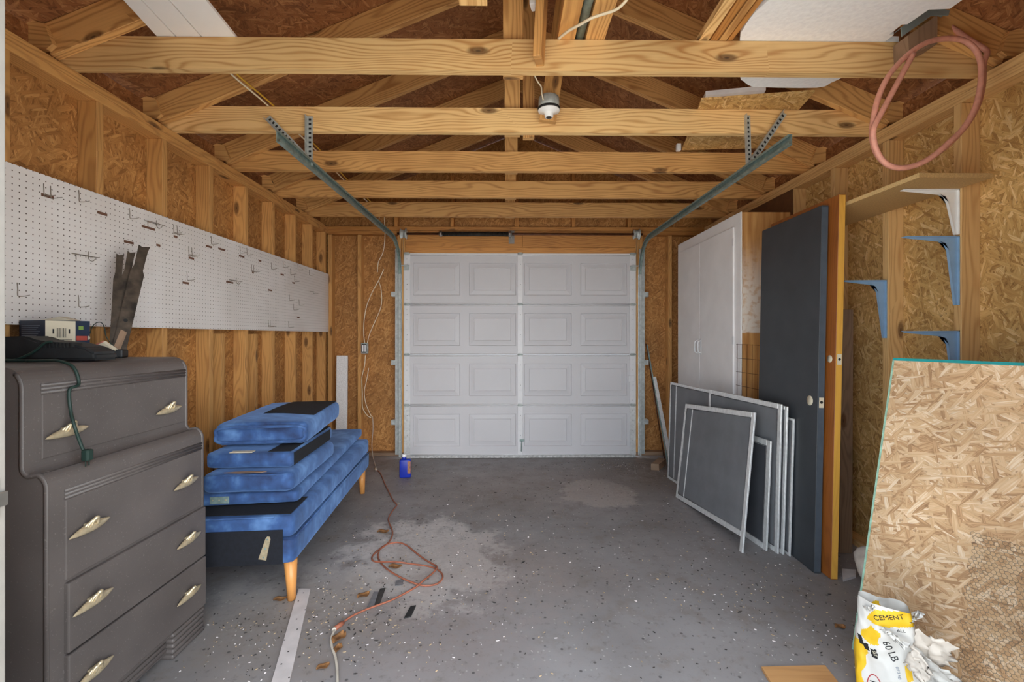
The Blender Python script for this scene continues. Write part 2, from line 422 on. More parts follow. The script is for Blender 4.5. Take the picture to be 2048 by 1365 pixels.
def tag(o, label, cat, group=None):
    o['label'] = label; o['category'] = cat
    if o.name.split('.')[0] != 'roof_truss' and not o.get('kind'): o['kind'] = 'thing'
    if group: o['group'] = group
    return o
def struct(o): o['kind'] = 'structure'; return o
def thing(name, label, cat, loc=(0, 0, 0), rotz=0.0, group=None):
    o = bpy.data.objects.new(name, None); C.objects.link(o)
    o.empty_display_size = 0.1
    o.location = loc; o.rotation_euler = (0, 0, rotz)
    return tag(o, label, cat, group)
def smooth_path(pts, n=6, closed=False):
    P = [Vector(p) for p in pts]; out = []; k = len(P)
    for i in range(k if closed else k - 1):
        g = (lambda j: P[j % k]) if closed else (lambda j: P[max(0, min(k - 1, j))])
        a, b, c, d = g(i - 1), g(i), g(i + 1), g(i + 2)
        for q in range(n):
            t = q / n
            out.append(0.5 * ((2 * b) + (c - a) * t + (2 * a - 5 * b + 4 * c - d) * t * t + (3 * b - a - 3 * c + d) * t ** 3))
    if not closed: out.append(P[-1])
    return out
def text_mesh(body, size, name, mat, parent, M4, ext=0.0006, shear=0.0):
    cu = bpy.data.curves.new(name, 'FONT'); cu.body = body; cu.size = size; cu.extrude = ext; cu.shear = shear
    cu.align_x = 'CENTER'; cu.align_y = 'CENTER'; cu.resolution_u = 3
    ob = bpy.data.objects.new(name, cu); C.objects.link(ob)
    bpy.context.view_layer.update()
    me = bpy.data.meshes.new_from_object(ob.evaluated_get(bpy.context.evaluated_depsgraph_get()))
    bpy.data.objects.remove(ob); bpy.data.curves.remove(cu)
    me.name = name; me.transform(M4); me.materials.clear(); me.materials.append(M[mat])
    o = bpy.data.objects.new(name, me); C.objects.link(o); o.parent = parent
    return o
def ordw(i): return ['first', 'second', 'third', 'fourth', 'fifth', 'sixth', 'seventh', 'eighth', 'ninth', 'tenth', 'eleventh', 'twelfth', 'thirteenth', 'fourteenth', 'fifteenth', 'sixteenth', 'seventeenth'][i]
# ------------------------------------------------------------------ setting
XL, XR, YB, ZP = -1.905, 2.13, 4.87, 2.455
XC = (XL + XR) / 2
SL = 0.4167
YF = 0.86          # outside face of the front wall
def zr(x): return 2.657 + (min(x - XL, XR - x)) * SL        # underside of roof boards
b = MB(); b.box(-2.02, 2.26, YF, 5.0, -0.1, 0.0); struct(b.build('floor', 'floor'))
b = MB(); b.box(-9, 9, -10, YF - 0.002, -0.12, -0.02); struct(b.build('ground_outside', 'outside'))

# left wall
b = MB(); b.box(-2.006, -1.995, 0.98, 4.972, 0, ZP); wl = struct(b.build('wall_left', 'osb_l', grain='z'))
def stud(par, x0, x1, y0, y1, z0, z1, m):
    b = MB(); b.box(x0, x1, y0, y1, z0, z1, 0.002, 1); return b.build('stud', m, par, 'z')
for yf in (1.37, 1.77, 2.176, 2.58, 2.98, 3.38, 3.765, 4.15, 4.5, 4.83):
    stud(wl, -1.994, XL, yf - 0.038, yf, 0.039, 2.378, 'stud')
for yf in (2.30, 3.12, 3.53): stud(wl, -1.994, XL - 0.012, yf - 0.038, yf, 0.039, 1.3, 'stud')
for z in (0.0, 2.379, 2.418):
    b = MB(); b.box(-1.994, XL, 0.985, 4.95, z, z + 0.0375, 0.002, 1)
    b.build('bottom_plate' if z == 0 else 'top_plate', 'stud', wl, 'y')
# right wall
b = MB(); b.box(2.22, 2.231, 0.98, 4.972, 0, ZP); wr = struct(b.build('wall_right', 'osb_r', grain='z'))
for yn in (1.3, 1.70, 2.105, 2.515, 2.93, 3.345, 3.75, 4.15, 4.55, 4.80):
    stud(wr, XR, 2.219, yn, yn + 0.038, 0.039, 2.378, 'stud_r')
for z in (0.0, 2.379, 2.418):
    b = MB(); b.box(XR, 2.219, 0.985, 4.95, z, z + 0.0375, 0.002, 1)
    b.build('bottom_plate' if z == 0 else 'top_plate', 'stud_r', wr, 'y')
# back wall
b = MB()
b.box(-1.994, -1.06, 4.961, 4.972, 0, ZP); b.box(1.35, 2.219, 4.961, 4.972, 0, ZP); b.box(-1.06, 1.35, 4.961, 4.972, 2.135, ZP)
b.prism([(-2.034, ZP + .001), (2.259, ZP + .001), (2.259, zr(2.259)), (XC, zr(XC) - .004), (-2.034, zr(-2.034))], 'y', 4.961, 4.972)
wb = struct(b.build('wall_back', 'osb_l', grain='z'))
for x0, x1 in ((XL + .001, XL + 0.045), (-1.588, -1.55), (-1.165, -1.125), (-1.122, -1.084), (1.385, 1.423), (1.425, 1.463), (1.74, 1.778), (2.08, 2.128)):
    stud(wb, x0, x1, YB, 4.96, 0.039, 2.37 if -1.1 < x0 < 1.38 else 2.366, 'stud')
for z, x0, x1 in ((2.371, XL + .001, XR - .001), (2.414, XL + .001, XR - .001)):
    b = MB(); b.box(x0, x1, YB, 4.96, z, z + 0.0405, 0.002, 1); b.build('top_plate', 'header', wb, 'x')
for x0, x1 in ((XL + .001, -1.07), (1.37, XR - .001)):
    b = MB(); b.box(x0, x1, YB, 4.96, 0.0, 0.038, 0.002, 1); b.build('bottom_plate', 'old_wood', wb, 'x')
for x0, x1, z0, z1 in ((-1.083, 0.17, 2.236, 2.369), (0.172, 1.384, 2.236, 2.369), (-1.083, 1.384, 2.14, 2.234)):
    b = MB(); b.box(x0, x1, YB + .001, 4.958, z0, z1, 0.002, 1); b.build('header', 'header', wb, 'x')
for x in (-1.2, -0.6, 0.09, 0.7, 1.3):
    b = MB(); b.box(x, x + .038, YB + .003, 4.958, 2.4555, zr(x) - .2, 0.002, 1); b.build('gable_stud', 'header', wb, 'z')
# front wall with the wide doorway the picture was taken through
b = MB()
b.box(-2.006, -1.082, YF, 0.98, 0, ZP); b.box(1.30, 2.231, YF, 0.98, 0, ZP); b.box(-1.082, 1.30, YF, 0.98, 2.08, ZP)
b.prism([(-2.006, ZP), (2.231, ZP), (2.231, zr(2.231)), (XC, zr(XC) - .004), (-2.006, zr(-2.006))], 'y', YF, 0.98)
struct(b.build('wall_front', 'osb_l', grain='z'))
b = MB(); b.box(-1.081, -1.064, YF, 0.98, 0, 2.06, 0.003, 2); jb = struct(b.build('trim_1', 'jamb', grain='z'))
b = MB(); b.box(-1.0635, -1.0615, 0.905, 0.966, 0.9, 0.985, 0.0005, 1); b.box(-1.0625, -1.0545, 0.95, 0.977, 0.925, 0.955, 0.002, 2)
b.build('strike_plate', 'steel', jb)
b = MB(); b.box(1.282, 1.299, YF, 0.98, 0, 2.06, 0.003, 2); struct(b.build('trim_2', 'jamb', grain='z'))
b = MB(); b.box(-1.081, 1.299, YF, 0.98, 2.061, 2.079, 0.003, 2); struct(b.build('trim_3', 'jamb', grain='x'))
# roof boards
b = MB()
for xe, s in ((-2.32, 1), (2.545, -1)):
    z0 = zr(xe)
    b.prism([(xe, z0), (XC, zr(XC)), (XC, zr(XC) + .013), (xe, z0 + .013)], 'y', 0.5, 5.15)
cl = struct(b.build('ceiling', 'osb_roof', grain='y'))
for x0, x1 in ((-2.035, -2.02), (2.245, 2.26)):
    b = MB(); b.box(x0, x1, 0.86, 4.97, 2.38, zr((x0 + x1) / 2) - .008); b.build('fascia', 'osb_roof', cl, 'y')

# ------------------------------------------------------------------ trusses
TY = [1.40, 2.01, 2.616, 3.235, 3.845, 4.466]
tl = ['pine roof truss just inside the doorway, holding the ends of the white siding',
      'nearest roof truss in view, with the hose and the white rounded panel on it',
      'roof truss with the white ceiling lampholder hanging at its middle',
      'third roof truss in view, just beyond the tips of both metal door rails',
      'fourth roof truss in view, above the middle of the metal door rails',
      'roof truss nearest the garage door, last before the header']
ang = math.atan(SL)
for k, y in enumerate(TY):
    t = thing('roof_truss', tl[k], 'roof truss', (XC, y, ZP), 0, 'pine roof trusses')
    b = MB()
    x0, x1 = -1.985, 2.21
    b.prism([(x0, ZP + .001), (x1, ZP + .001), (x1, ZP + .06), (x1 - .2, ZP + .1405), (x0 + .2, ZP + .1405), (x0, ZP + .06)], 'y', y, y + .038)
    b.build('bottom_chord', 'pine' if k < 3 else 'pine_mid', t, 'x', (XC, y, ZP))
    for s in (1, -1):
        b = MB(); L = (XC - XL + .1) / cos(ang)
        b.box(0, L, -.019, .019, -.141, -.001, 0.002, 1)
        o = b.build('rafter', 'pine_mid', t, 'x')
        xs = XL - .1 if s > 0 else XR + .1
        o.location = (xs - XC, -.0205, zr(xs) - .0015 - ZP)
        o.rotation_euler = (0, -ang, 0) if s > 0 else (0, -ang, pi)
        b = MB()   # short block beside the heel
        xa = XL if s > 0 else XR
        pts = [(-.21, .05), (-.21, .115), (-.105, .165), (-.05, .15), (-.015, .065), (-.04, .042)]
        b.prism([(xa + s * p, ZP + q) for p, q in pts], 'y', y - .064, y - .042)
        b.build('heel_block', 'pine_mid', t, 'x', (XC, y, ZP))
    b = MB(); xk = (.020, .030, .034, .034, .036, .036)[k]
    b.box(xk - .046, xk + .046, y + .039, y + .077, ZP + .004, zr(xk) - .15, 0.002, 1)
    b.build('king_post', 'pine_mid', t, 'z', (XC, y, ZP))
    if k == 2:
        b = MB(); b.box(.098, .165, y + .079, y + .117, ZP + .004, zr(.13) - .15, 0.002, 1)
        b.build('king_post', 'pine_mid', t, 'z', (XC, y, ZP))
        b = MB(); b.box(-.048, .048, -.038, 0, 0, .95, 0.003, 1)
        o = b.build('hanger_board', 'stud', t, 'z'); p = at_y(1094, 248, y - .04)
        o.location = (p.x - XC, -.042, p.z - ZP); o.rotation_euler = (0, R(8), 0)
    if k == 1:
        b = MB(); b.box(-.018, .018, -.09, 0, 0, .95, 0.003, 1)
        o = b.build('hanger_board', 'stud', t, 'z'); p = at_y(1081, 129, y - .02)
        o.location = (p.x - XC, -.004, p.z - ZP); o.rotation_euler = (R(3), R(4), R(-14))

# ------------------------------------------------------------------ garage door
DX0, DX1, DY = -1.075, 1.362, 4.785        # inside face at DY
DW = DX1 - DX0
dr = bpy.data.objects.new('door_1', None); C.objects.link(dr); dr.location = (0.14, DY, 0)
tag(dr, 'closed white four-section overhead garage door with raised panels', 'garage door'); struct(dr)
SH = 0.533
zb0 = 0.012
def sect(z0):
    b = MB(); z1 = z0 + SH - .006
    zz = [z0, z0 + .095, z0 + .435, z1]
    px = [(.095, .586), (.68, 1.174), (1.262, 1.76), (1.855, 2.345)]
    xs = [0] + [v for p in px for v in p] + [DW]
    y = DY
    for i in range(len(xs) - 1):
        for j in range(3):
            xa, xb, za, zb_ = DX0 + xs[i], DX0 + xs[i + 1], zz[j], zz[j + 1]
            if j == 1 and i % 2 == 1:
                rings = [(0, 0), (.006, .010), (.014, .010), (.052, .003), (.058, .008)]
                pr = None
                for d, dep in rings:
                    r = [b.bm.verts.new(p) for p in ((xa + d, y + dep, za + d), (xb - d, y + dep, za + d), (xb - d, y + dep, zb_ - d), (xa + d, y + dep, zb_ - d))]
                    if pr:
                        for q in range(4): b.bm.faces.new((pr[q], pr[(q + 1) % 4], r[(q + 1) % 4], r[q]))
                    pr = r
                b.bm.faces.new(pr)
            else: b.face([(xa, y, za), (xb, y, za), (xb, y, zb_), (xa, y, zb_)])
    b.face([(DX0, y + .04, z0), (DX1, y + .04, z0), (DX1, y + .04, z1), (DX0, y + .04, z1)])
    b.face([(DX0, y, z1), (DX1, y, z1), (DX1, y + .04, z1), (DX0, y + .04, z1)])
    b.face([(DX0, y, z0), (DX1, y, z0), (DX1, y + .04, z0), (DX0, y + .04, z0)])
    b.face([(DX0, y, z0), (DX0, y, z1), (DX0, y + .04, z1), (DX0, y + .04, z0)])
    b.face([(DX1, y, z0), (DX1, y, z1), (DX1, y + .04, z1), (DX1, y + .04, z0)])
    bmesh.ops.remove_doubles(b.bm, verts=b.bm.verts[:], dist=1e-5)
    o = b.build('door_section', 'white_door', dr, 'x', (0.14, DY, 0), recalc=False)
    for zq in (z1 - .010, z0 + .007):
        b = MB(); b.tube([(DX0 + .065, y - .003, zq), (DX1 - .065, y - .003, zq)], .0062, 8); b.build('section_lip', 'white_stile', o, 'x', (0.14, DY, 0))
    for f in (DX0, DX0 + DW / 2 - .028, DX1 - .065):
        w = .065 if f != DX0 + DW / 2 - .028 else .056
        b = MB(); b.box(f, f + w, y - .012, y - .0005, z0 + .004, z1 - .004, .002, 1)
        b.mi = 1
        for q in range(9):
            if q % 4 == 1: continue
            b.cyl((f + w * .5 + (.006 if q % 2 else -.002), y - .0126, z0 + .05 + q * .053), (f + w * .5, y - .0115, z0 + .05 + q * .053), .0035, n=8)
        b.build('hinge_stile', ['white_stile' if (w < .06 or z0 > .5) else 'alu', 'chip_grey'], o, 'z', (0.14, DY, 0))
        b = MB(); b.box(f + .006, f + w - .006, y - .017, y - .0125, z1 - .014, z1 + .018, .002, 1)
        b.cyl((f, y - .02, z1 + .003), (f + w, y - .02, z1 + .003), .006, n=8)
        b.build('hinge', 'galv', o, None, (0.14, DY, 0))
    return o
secs = [sect(zb0 + .018 + i * (SH - .004)) for i in range(4)]
b = MB(); b.box(DX0, DX1, DY - .006, DY + .04, 0.002, zb0 + .017, .003, 1); b.build('bottom_seal', 'seal', dr, 'x', (0.14, DY, 0))
ztop = zb0 + .018 + 4 * (SH - .004)
b = MB(); b.box(DX0, DX1, DY - .006, DY + .03, ztop - .008, ztop + .008, .002, 1); b.build('top_rail', 'white_stile', dr, 'x', (0.14, DY, 0))
for x, s in ((DX0, 1), (DX1, -1)):
    b = MB(); z = at_y(810, 533, DY).z
    b.box(min(x - s * .02, x + s * .062), max(x - s * .02, x + s * .062), DY - .05, DY - .013, z, z + .006)
    b.box(min(x, x + s * .06), max(x, x + s * .06), DY - .018, DY - .0125, z - .045, z)
    b.build('roller_bracket', 'galv', dr, None, (0.14, DY, 0))
b = MB(); p = at_y(1262, 757, DY); b.box(p.x - .035, p.x + .03, DY - .03, DY - .013, p.z - .035, p.z + .03, .004, 2)
b.build('latch_plate', 'white_stile', dr, None, (0.14, DY, 0))
b = MB(); p = at_y(1045, 892, DY)
b.tube(smooth_path([(p.x - .012, DY - .014, p.z - .055), (p.x - .012, DY - .04, p.z - .03), (p.x - .01, DY - .042, p.z + .03), (p.x - .004, DY - .014, p.z + .055)], 5), .005, 8)
b.box(p.x - .03, p.x + .02, DY - .016, DY - .0125, p.z + .045, p.z + .07, .002, 1)
b.build('pull_handle', 'galv_dark', dr, None, (0.14, DY, 0))

# ------------------------------------------------------------------ tracks
def channel(b, pts, perp, w=.052, d=.02, t=.003, lip=.012):
    """C-channel swept along pts in a plane x = const; open side faces perp (+-1) in x"""
    prof = [(0, -w / 2), (0, w / 2), (d, w / 2), (d, w / 2 - lip), (d - t, w / 2 - lip), (d - t, w / 2 - t), (t, w / 2 - t), (t, -w / 2 + t), (d - t, -w / 2 + t), (d - t, -w / 2 + lip), (d, -w / 2 + lip), (d, -w / 2)]
    rings = []
    for i, p in enumerate(pts):
        a = pts[max(0, i - 1)]; c = pts[min(len(pts) - 1, i + 1)]
        tg = (Vector(c) - Vector(a)).normalized(); nn = Vector((0, tg.z, -tg.y))
        rings.append([b.bm.verts.new(Vector(p) + Vector((perp * q[0], 0, 0)) + nn * q[1]) for q in prof])
    n = len(prof)
    for A, B in zip(rings, rings[1:]):
        for j in range(n): b.bm.faces.new((A[j], A[(j + 1) % n], B[(j + 1) % n], B[j]))
    b.bm.faces.new(rings[0][::-1]); b.bm.faces.new(rings[-1])
def perf(b, p0, p1, w, yv, mi_hole):
    """perforated angle strip from p0 to p1 (x,z) with face at y = yv"""
    p0, p1 = Vector((p0[0], 0, p0[1])), Vector((p1[0], 0, p1[1])); L = (p1 - p0).length; t = (p1 - p0) / L
    nn = Vector((t.z, 0, -t.x)) * (w / 2)
    m = Matrix(((nn.x * 2 / w, 0, t.x, p0.x), (0, 1, 0, yv), (nn.z * 2 / w, 0, t.z, p0.z), (0, 0, 0, 1)))
    b.mi = 0; b.box(-w / 2, w / 2, -.003, 0, 0, L, mat=m); b.box(w / 2 - .003, w / 2, -.028, -.003, 0, L, mat=m)
    b.mi = mi_hole
    for i in range(int(L / .026)):
        z = .018 + i * .026
        b.box(-.009, .005, -.0036, -.0029, z - .0055, z + .0055, mat=m)
for nm, xt, s, lab in (('left', -1.112, -1, 'galvanised door track along the pegboard side, rail hung from two straps'), ('right', 1.402, 1, 'galvanised door track on the white cabinet side, rail hung from two straps')):
    zt, yv = 2.258, 4.752
    off = (xt, 4.7, 0)
    t = thing('door_track', lab, 'door track', off, 0, 'garage door tracks')
    b = MB(); channel(b, [(xt + s * .004, yv, .03), (xt + s * .004, yv, 1.93)], -s); b.build('vertical_track', 'galv', t, 'z', off)
    rad = .33
    pts = [(xt + s * .006, yv - rad + rad * cos(a), 1.928 + rad * sin(a)) for a in [i * pi / 32 for i in range(17)]]
    ye = at_x(555, 283, xt).y if s < 0 else at_x(1582, 284, xt).y
    pts.append((xt + s * .006, ye, zt - .006))
    b = MB(); channel(b, pts, -s); b.build('horizontal_rail', 'galv_dark', t, 'y', off)
    b = MB(); b.box(xt + min(0, s * .055), xt + max(0, s * .055), yv + .03, yv + .034, .04, 2.2)
    b.box(xt + min(s * .002, s * .006), xt + max(s * .002, s * .006), yv + .002, yv + .03, .04, 2.2); b.build('flag_angle', 'galv', t, 'z', off)
    for z in (.35, .98, 1.7):
        b = MB(); b.box(xt + min(s * .008, s * .1), xt + max(s * .008, s * .1), yv + .036, 4.868, z, z + .05, .002, 1)
        b.build('jamb_bracket', 'galv', t, None, off)
    yj = TY[2]
    if s < 0: q = [((613, 226), (613, 326)), ((533, 233), (614, 318))]
    else: q = [((1502, 224), (1505, 322)), ((1571, 224), (1508, 318))]
    for i, (a, c) in enumerate(q):
        b = MB(); A = at_y(*a, yj - .045 - .004 * i); D = at_y(*c, yj - .045 - .004 * i)
        perf(b, (A.x, A.z), (D.x, D.z), .034, yj - (.002 if i == 0 else .034), 1); b.build('hanger_strap', ['galv', 'rubber'], t, None, off)
# torsion shaft
ys, zs = 4.80, at_y(900, 468, 4.80).z
t = thing('torsion_spring_assembly', 'steel torsion shaft with black spring above the white garage door', 'door spring', (0.14, ys, zs))
off = (0.14, ys, zs)
b = MB(); b.cyl((-1.15, ys, zs), (1.44, ys, zs), .0125, n=14); b.build('shaft', 'rust_bar', t, 'x', off)
b = MB(); xa, xb = at_y(884, 468, ys).x, at_y(1018, 468, ys).x
b.tube([(xa + (xb - xa) * i / 560, ys + .023 * cos(i * .62), zs + .023 * sin(i * .62)) for i in range(561)], .0042, 5)
b.cyl((xa, ys, zs), (xb, ys, zs), .019, n=14); b.build('spring', 'black_metal', t, 'x', off)
for x in (xa - .012, xb + .008):
    b = MB(); b.cyl((x - .012, ys, zs), (x + .012, ys, zs), .03, n=18); b.cyl((x - .02, ys, zs), (x + .02, ys, zs), .02, n=14)
    b.build('spring_cone', 'steel', t, None, off)
b = MB(); x = xb + .028; b.box(x - .004, x + .004, ys - .03, 4.868, zs - .035, zs + .03, .002, 1); b.box(x - .03, x + .03, 4.862, 4.869, zs - .09, zs + .05)
b.build('anchor_bracket', 'steel', t, None, off)
for x in (-1.085, 1.375):
    b = MB(); b.lathe([(.015, -.03), (.05, -.03), (.05, -.025), (.043, -.022), (.04, .0), (.043, .022), (.056, .026), (.056, .032), (.02, .034)], 24, Matrix.Translation((x, ys, zs)) @ Matrix.Rotation(pi / 2, 4, 'Y'))
    b.build('cable_drum', 'galv', t, None, off)
    b = MB(); b.tube([(x - .01 * (1 if x > 0 else -1), ys - .043, zs), (x - .012 * (1 if x > 0 else -1), ys - .043, zs - .3), (x - .012 * (1 if x > 0 else -1), 4.765, .2)], .0018, 5); b.build('lift_cable', 'steel', t, None, off)
# ------------------------------------------------------------------ pegboard, hooks, label strips
PXF = XL + 0.012     # pegboard face
b = MB(); b.box(XL + .002, PXF, 1.02, 4.865, 1.327, 1.944)
pg = tag(b.build('pegboard', 'peg', None, 'y'), 'long white pegboard running along the bare stud wall above the dresser', 'pegboard')
def z2(x, y): return (x / 3.0118, 300 + y / 3.0118)
def hook_mesh(kind):
    b = MB(); r = .0016
    if kind == 'l':
        b.tube(smooth_path([(.002, 0, .024), (.004, 0, .0), (.004, 0, -.022), (.008, 0, -.028), (.03, 0, -.028), (.05, 0, -.024)], 3), r, 6)
    elif kind == 'double':
        for s in (-.014, .014):
            b.tube(smooth_path([(.002, s, .024), (.004, s, -.022), (.008, s, -.028), (.05, s, -.024)], 3), r, 6)
        b.tube([(.004, -.014, -.02), (.004, .014, -.02)], r, 6)
    elif kind == 'holder':
        b.tube([(.003, -.05, .0), (.004, .05, -.0)], r, 6)
        b.tube(smooth_path([(.004, -.05, 0), (.03, -.05, -.004), (.035, -.02, -.004), (.035, .04, -.004), (.03, .055, 0)], 3), r, 6)
        b.tube(smooth_path([(.003, .03, .022), (.004, .03, -.01), (.02, .03, -.022), (.034, .03, -.012)], 3), r, 6)
        b.tube([(.003, -.03, .0), (.004, -.03, -.024)], r, 6)
    elif kind == 'arm':
        b.tube([(.003, -.045, .012), (.02, .045, .012)], r, 6)
        b.tube(smooth_path([(.003, .035, .025), (.004, .035, .0), (.03, .035, -.006), (.05, .035, -.003)], 3), r, 6)
    return b
HK = [(480, 275, 'l'), (785, 380, 'l'), (1060, 478, 'double'), (1275, 542, 'l'), (1150, 612, 'double'), (1130, 757, 'l'), (1448, 598, 'l'), (1490, 610, 'l'),
      (1525, 712, 'double'), (1636, 697, 'l'), (1708, 687, 'l'), (1752, 732, 'l'), (1797, 705, 'l'), (1865, 738, 'l'), (1776, 775, 'l'), (1745, 888, 'l'), (1803, 917, 'l'),
      (1770, 945, 'l'), (1880, 862, 'arm'), (110, 838, 'l'), (478, 908, 'l'), (500, 635, 'holder'), (920, 440, 'holder'), (1410, 787, 'holder'), (1625, 1045, 'double'), (1740, 1050, 'l'), (290, 245, 'double')]
protos = {}
names = {'l': 'peg_hook', 'double': 'double_peg_hook', 'holder': 'tool_holder_hook', 'arm': 'angled_peg_hook'}
what = {'l': 'L-shaped wire hook', 'double': 'two-pronged wire hook', 'holder': 'wide wire tool holder', 'arm': 'long bent-arm wire hook'}
def band(z): return 'upper' if z > 1.74 else ('middle' if z > 1.53 else 'lower')
rows = {}
for x, y, k in HK:
    p = at_x(*z2(x, y), PXF + .006); rows.setdefault((band(p.z), k), []).append((p.y, p.z, k))
for (bd, k), lst in rows.items():
    lst.sort()
    for i, (yy, z, _) in enumerate(lst):
        if k not in protos: o = protos[k] = hook_mesh(k).build(names[k], 'hook_steel')
        else: o = protos[k].copy(); C.objects.link(o)
        o.location = (PXF, yy, z)
        pos = ('the only one' if len(lst) == 1 else ordw(i) + ' from the dresser end')
        tag(o, f'{what[k]} in the {bd} third of the pegboard, {pos}', 'hook', 'wire hooks on the pegboard')
TP = [(285, 279, 75), (615, 384, 60), (893, 470, 80), (775, 557, 58), (953, 575, 24), (1057, 523, 22), (1258, 583, 36), (1335, 600, 40), (1455, 642, 32), (1565, 669, 16), (1152, 653, 32), (1118, 802, 38), (1383, 798, 42), (1523, 740, 10), (1700, 752, 20), (1768, 802, 16), (1626, 846, 24), (1797, 1010, 14)]
rows = {}
for x, y, wd in TP:
    a, c = at_x(*z2(x - wd / 2, y), PXF), at_x(*z2(x + wd / 2, y), PXF)
    rows.setdefault(band(a.z), []).append((a.y, c.y, (a.z + c.z) / 2))
for bd, lst in rows.items():
    lst.sort()
    for i, (ya, yc, z) in enumerate(lst):
        b = MB(); L = max(.02, yc - ya); b.box(0, .0011, -L / 2, L / 2, -.0062, .0062)
        o = b.build('label_strip', 'tape', None, 'y'); o.location = (PXF + .0002, (ya + yc) / 2, z)
        tag(o, f'brown label strip on the {bd} third of the pegboard, {ordw(i)} from the dresser end', 'label strip', 'brown label strips on the pegboard')

# ------------------------------------------------------------------ dresser
DY0, DY1, DB = 1.325, 2.0, -1.865
F1, F2, F3 = -1.392, -1.322, -1.309
ZT = 1.192
def arc(cx, cz, r, a0, a1, n): return [(cx + r * cos(R(a0 + (a1 - a0) * i / n)), cz + r * sin(R(a0 + (a1 - a0) * i / n))) for i in range(n + 1)]
front = arc(F1 - .06, ZT - .06, .06, 90, 0, 8) + [(F1, .905)] + arc(F1 + .03, .905, .03, 180, 250, 5)[1:] + arc(F2 - .045, .842, .045, 62, 0, 6) + [(F2, .10)]
t = thing('dresser', 'tall grey painted waterfall-front dresser with brass wing handles', 'dresser', (-1.6, 1.66, 0))
off = (-1.6, 1.66, 0)
b = MB(); b.prism([(DB, .10), (DB, ZT)] + front, 'y', DY0 + .004, DY1)
b.build('body', 'dresser', t, 'y', off)
for q, yy, dx, rr in ((0, DY0 + .007, -.003, .0075), (1, DY0 + .0215, -.002, .0058), (2, DY0 + .034, -.002, .005)):
    b = MB(); b.tube([(p[0] + dx - .004, yy, p[1] - .002) for p in front[4:]], rr, 8); b.build('corner_bead', 'dresser', t, 'z', off)
b = MB(); b.tube([(p[0] - .004, DY1 - .006, p[1] - .002) for p in front[4:]], .0085, 8); b.build('corner_bead', 'dresser', t, 'z', off)
for z, f in ((1.113, F1), (.797, F2)):
    for dz in (0, .011, .022):
        b = MB(); b.tube([(f - .001, DY0 + .05, z + dz), (f - .001, DY1 - .012, z + dz)], .0048, 8); b.build('bead_moulding', 'dresser', t, 'y', off)
def wing():
    b = MB()
    def fn(u, v):
        q = u * 2 - 1; a = v * 2 * pi; k = .0145 * max(0.0, 1 - abs(q) ** 1.7) ** .8 + .0006
        L = .076 if q < 0 else .066
        return Vector((.011 + .75 * k * sin(a), q * L, -.003 - .008 * abs(q) ** 1.5 * (1 if q < 0 else -.4) + k * cos(a)))
    b.grid(fn, 29, 15)
    for ry, rz_, r, x in ((.028, .022, .005, .022), (.020, .028, .0055, .027), (.011, .033, .0055, .031)):
        pts = [(x - .010 * abs(cos(R(a_))), ry * cos(R(a_)) - .002, -.006 + rz_ * sin(R(a_))) for a_ in range(10, 171, 16)]
        b.tube(pts, [r * (.55 + .45 * sin(R(a_))) for a_ in range(10, 171, 16)], 8)
    b.box(.0, .013, -.02, .02, -.010, .012, .003, 2)
    bmesh.ops.recalc_face_normals(b.bm, faces=b.bm.faces[:])
    return b
wg = None
spec = [(F1, .912, 1.108, .985, DY0 + .052, DY1 - .014, .003), (F2, .549, .792, .685, DY0 + .052, DY1 - .014, .003), (F2, .332, .542, .452, DY0 + .05, DY1 - .004, .014), (F2, .118, .326, .228, DY0 + .05, DY1 - .003, .015)]
for f, z0, z1, zh, ya, yb, pr in spec:
    b = MB(); b.box(f - .01, f + pr, ya, yb, z0, z1, .004, 2); dw = b.build('drawer', 'dresser', t, 'y', off)
    for yh in (1.452, 1.882):
        if wg is None: wg = wing().build('handle', 'brass', dw); h = wg
        else: h = wg.copy(); C.objects.link(h); h.parent = dw
        h.location = (f + pr - off[0], yh - off[1], zh - off[2])
b = MB(); b.box(DB + .01, F2 - .02, DY0 + .02, DY1 - .02, .03, .099); b.build('plinth', 'dresser', t, 'y', off)
for ya, yb in ((DY0 + .003, DY0 + .12), (DY1 - .19, DY1 - .001)):
    b = MB(); b.box(F2 - .1, F2 - .006, ya + .006, yb - .006, 0.001, .099)
    for i in range(5): b.box(F2 - .108, F2 + .008, ya, yb, .003 + i * .021, .022 + i * .021, .008, 3, smooth=True)
    b.build('foot', 'dresser', t, 'y', off)
b = MB()
for i in range(3): b.box(F2 - .03, F2 - .012, DY0 + .125, DY1 - .196, .04 + i * .02, .058 + i * .02, .006, 2, smooth=True)
b.build('apron', 'dresser', t, 'y', off)

# things on the dresser
zt = ZT + .001
t = thing('power_tool', 'black plastic tool with coiled lead lying along the dresser top', 'power tool', (-1.68, 1.72, zt)); off = (-1.68, 1.72, zt)
b = MB()
prof = [(-1.85, .004), (-1.85, .06), (-1.82, .086), (-1.70, .090), (-1.655, .074), (-1.56, .066), (-1.49, .05), (-1.455, .03), (-1.45, .003)]
b.prism([(x, zt + z) for x, z in prof], 'y', 1.622, 1.722)
bmesh.ops.bevel(b.bm, geom=b.bm.edges[:], offset=.008, segments=2, affect='EDGES')
b.build('housing', 'black_plastic', t, None, off)
b = MB()
for i in range(9): b.box(-1.64 + i * .013, -1.634 + i * .013, 1.619, 1.66, zt + .048, zt + .067)
b.build('vent_fins', 'rubber', t, None, off)
b = MB()
b.tube(smooth_path([(-1.80, 1.614, zt + .07), (-1.77, 1.60, zt + .025), (-1.71, 1.596, zt + .007), (-1.65, 1.60, zt + .03), (-1.61, 1.606, zt + .065), (-1.59, 1.612, zt + .07)], 6), .0045, 6)
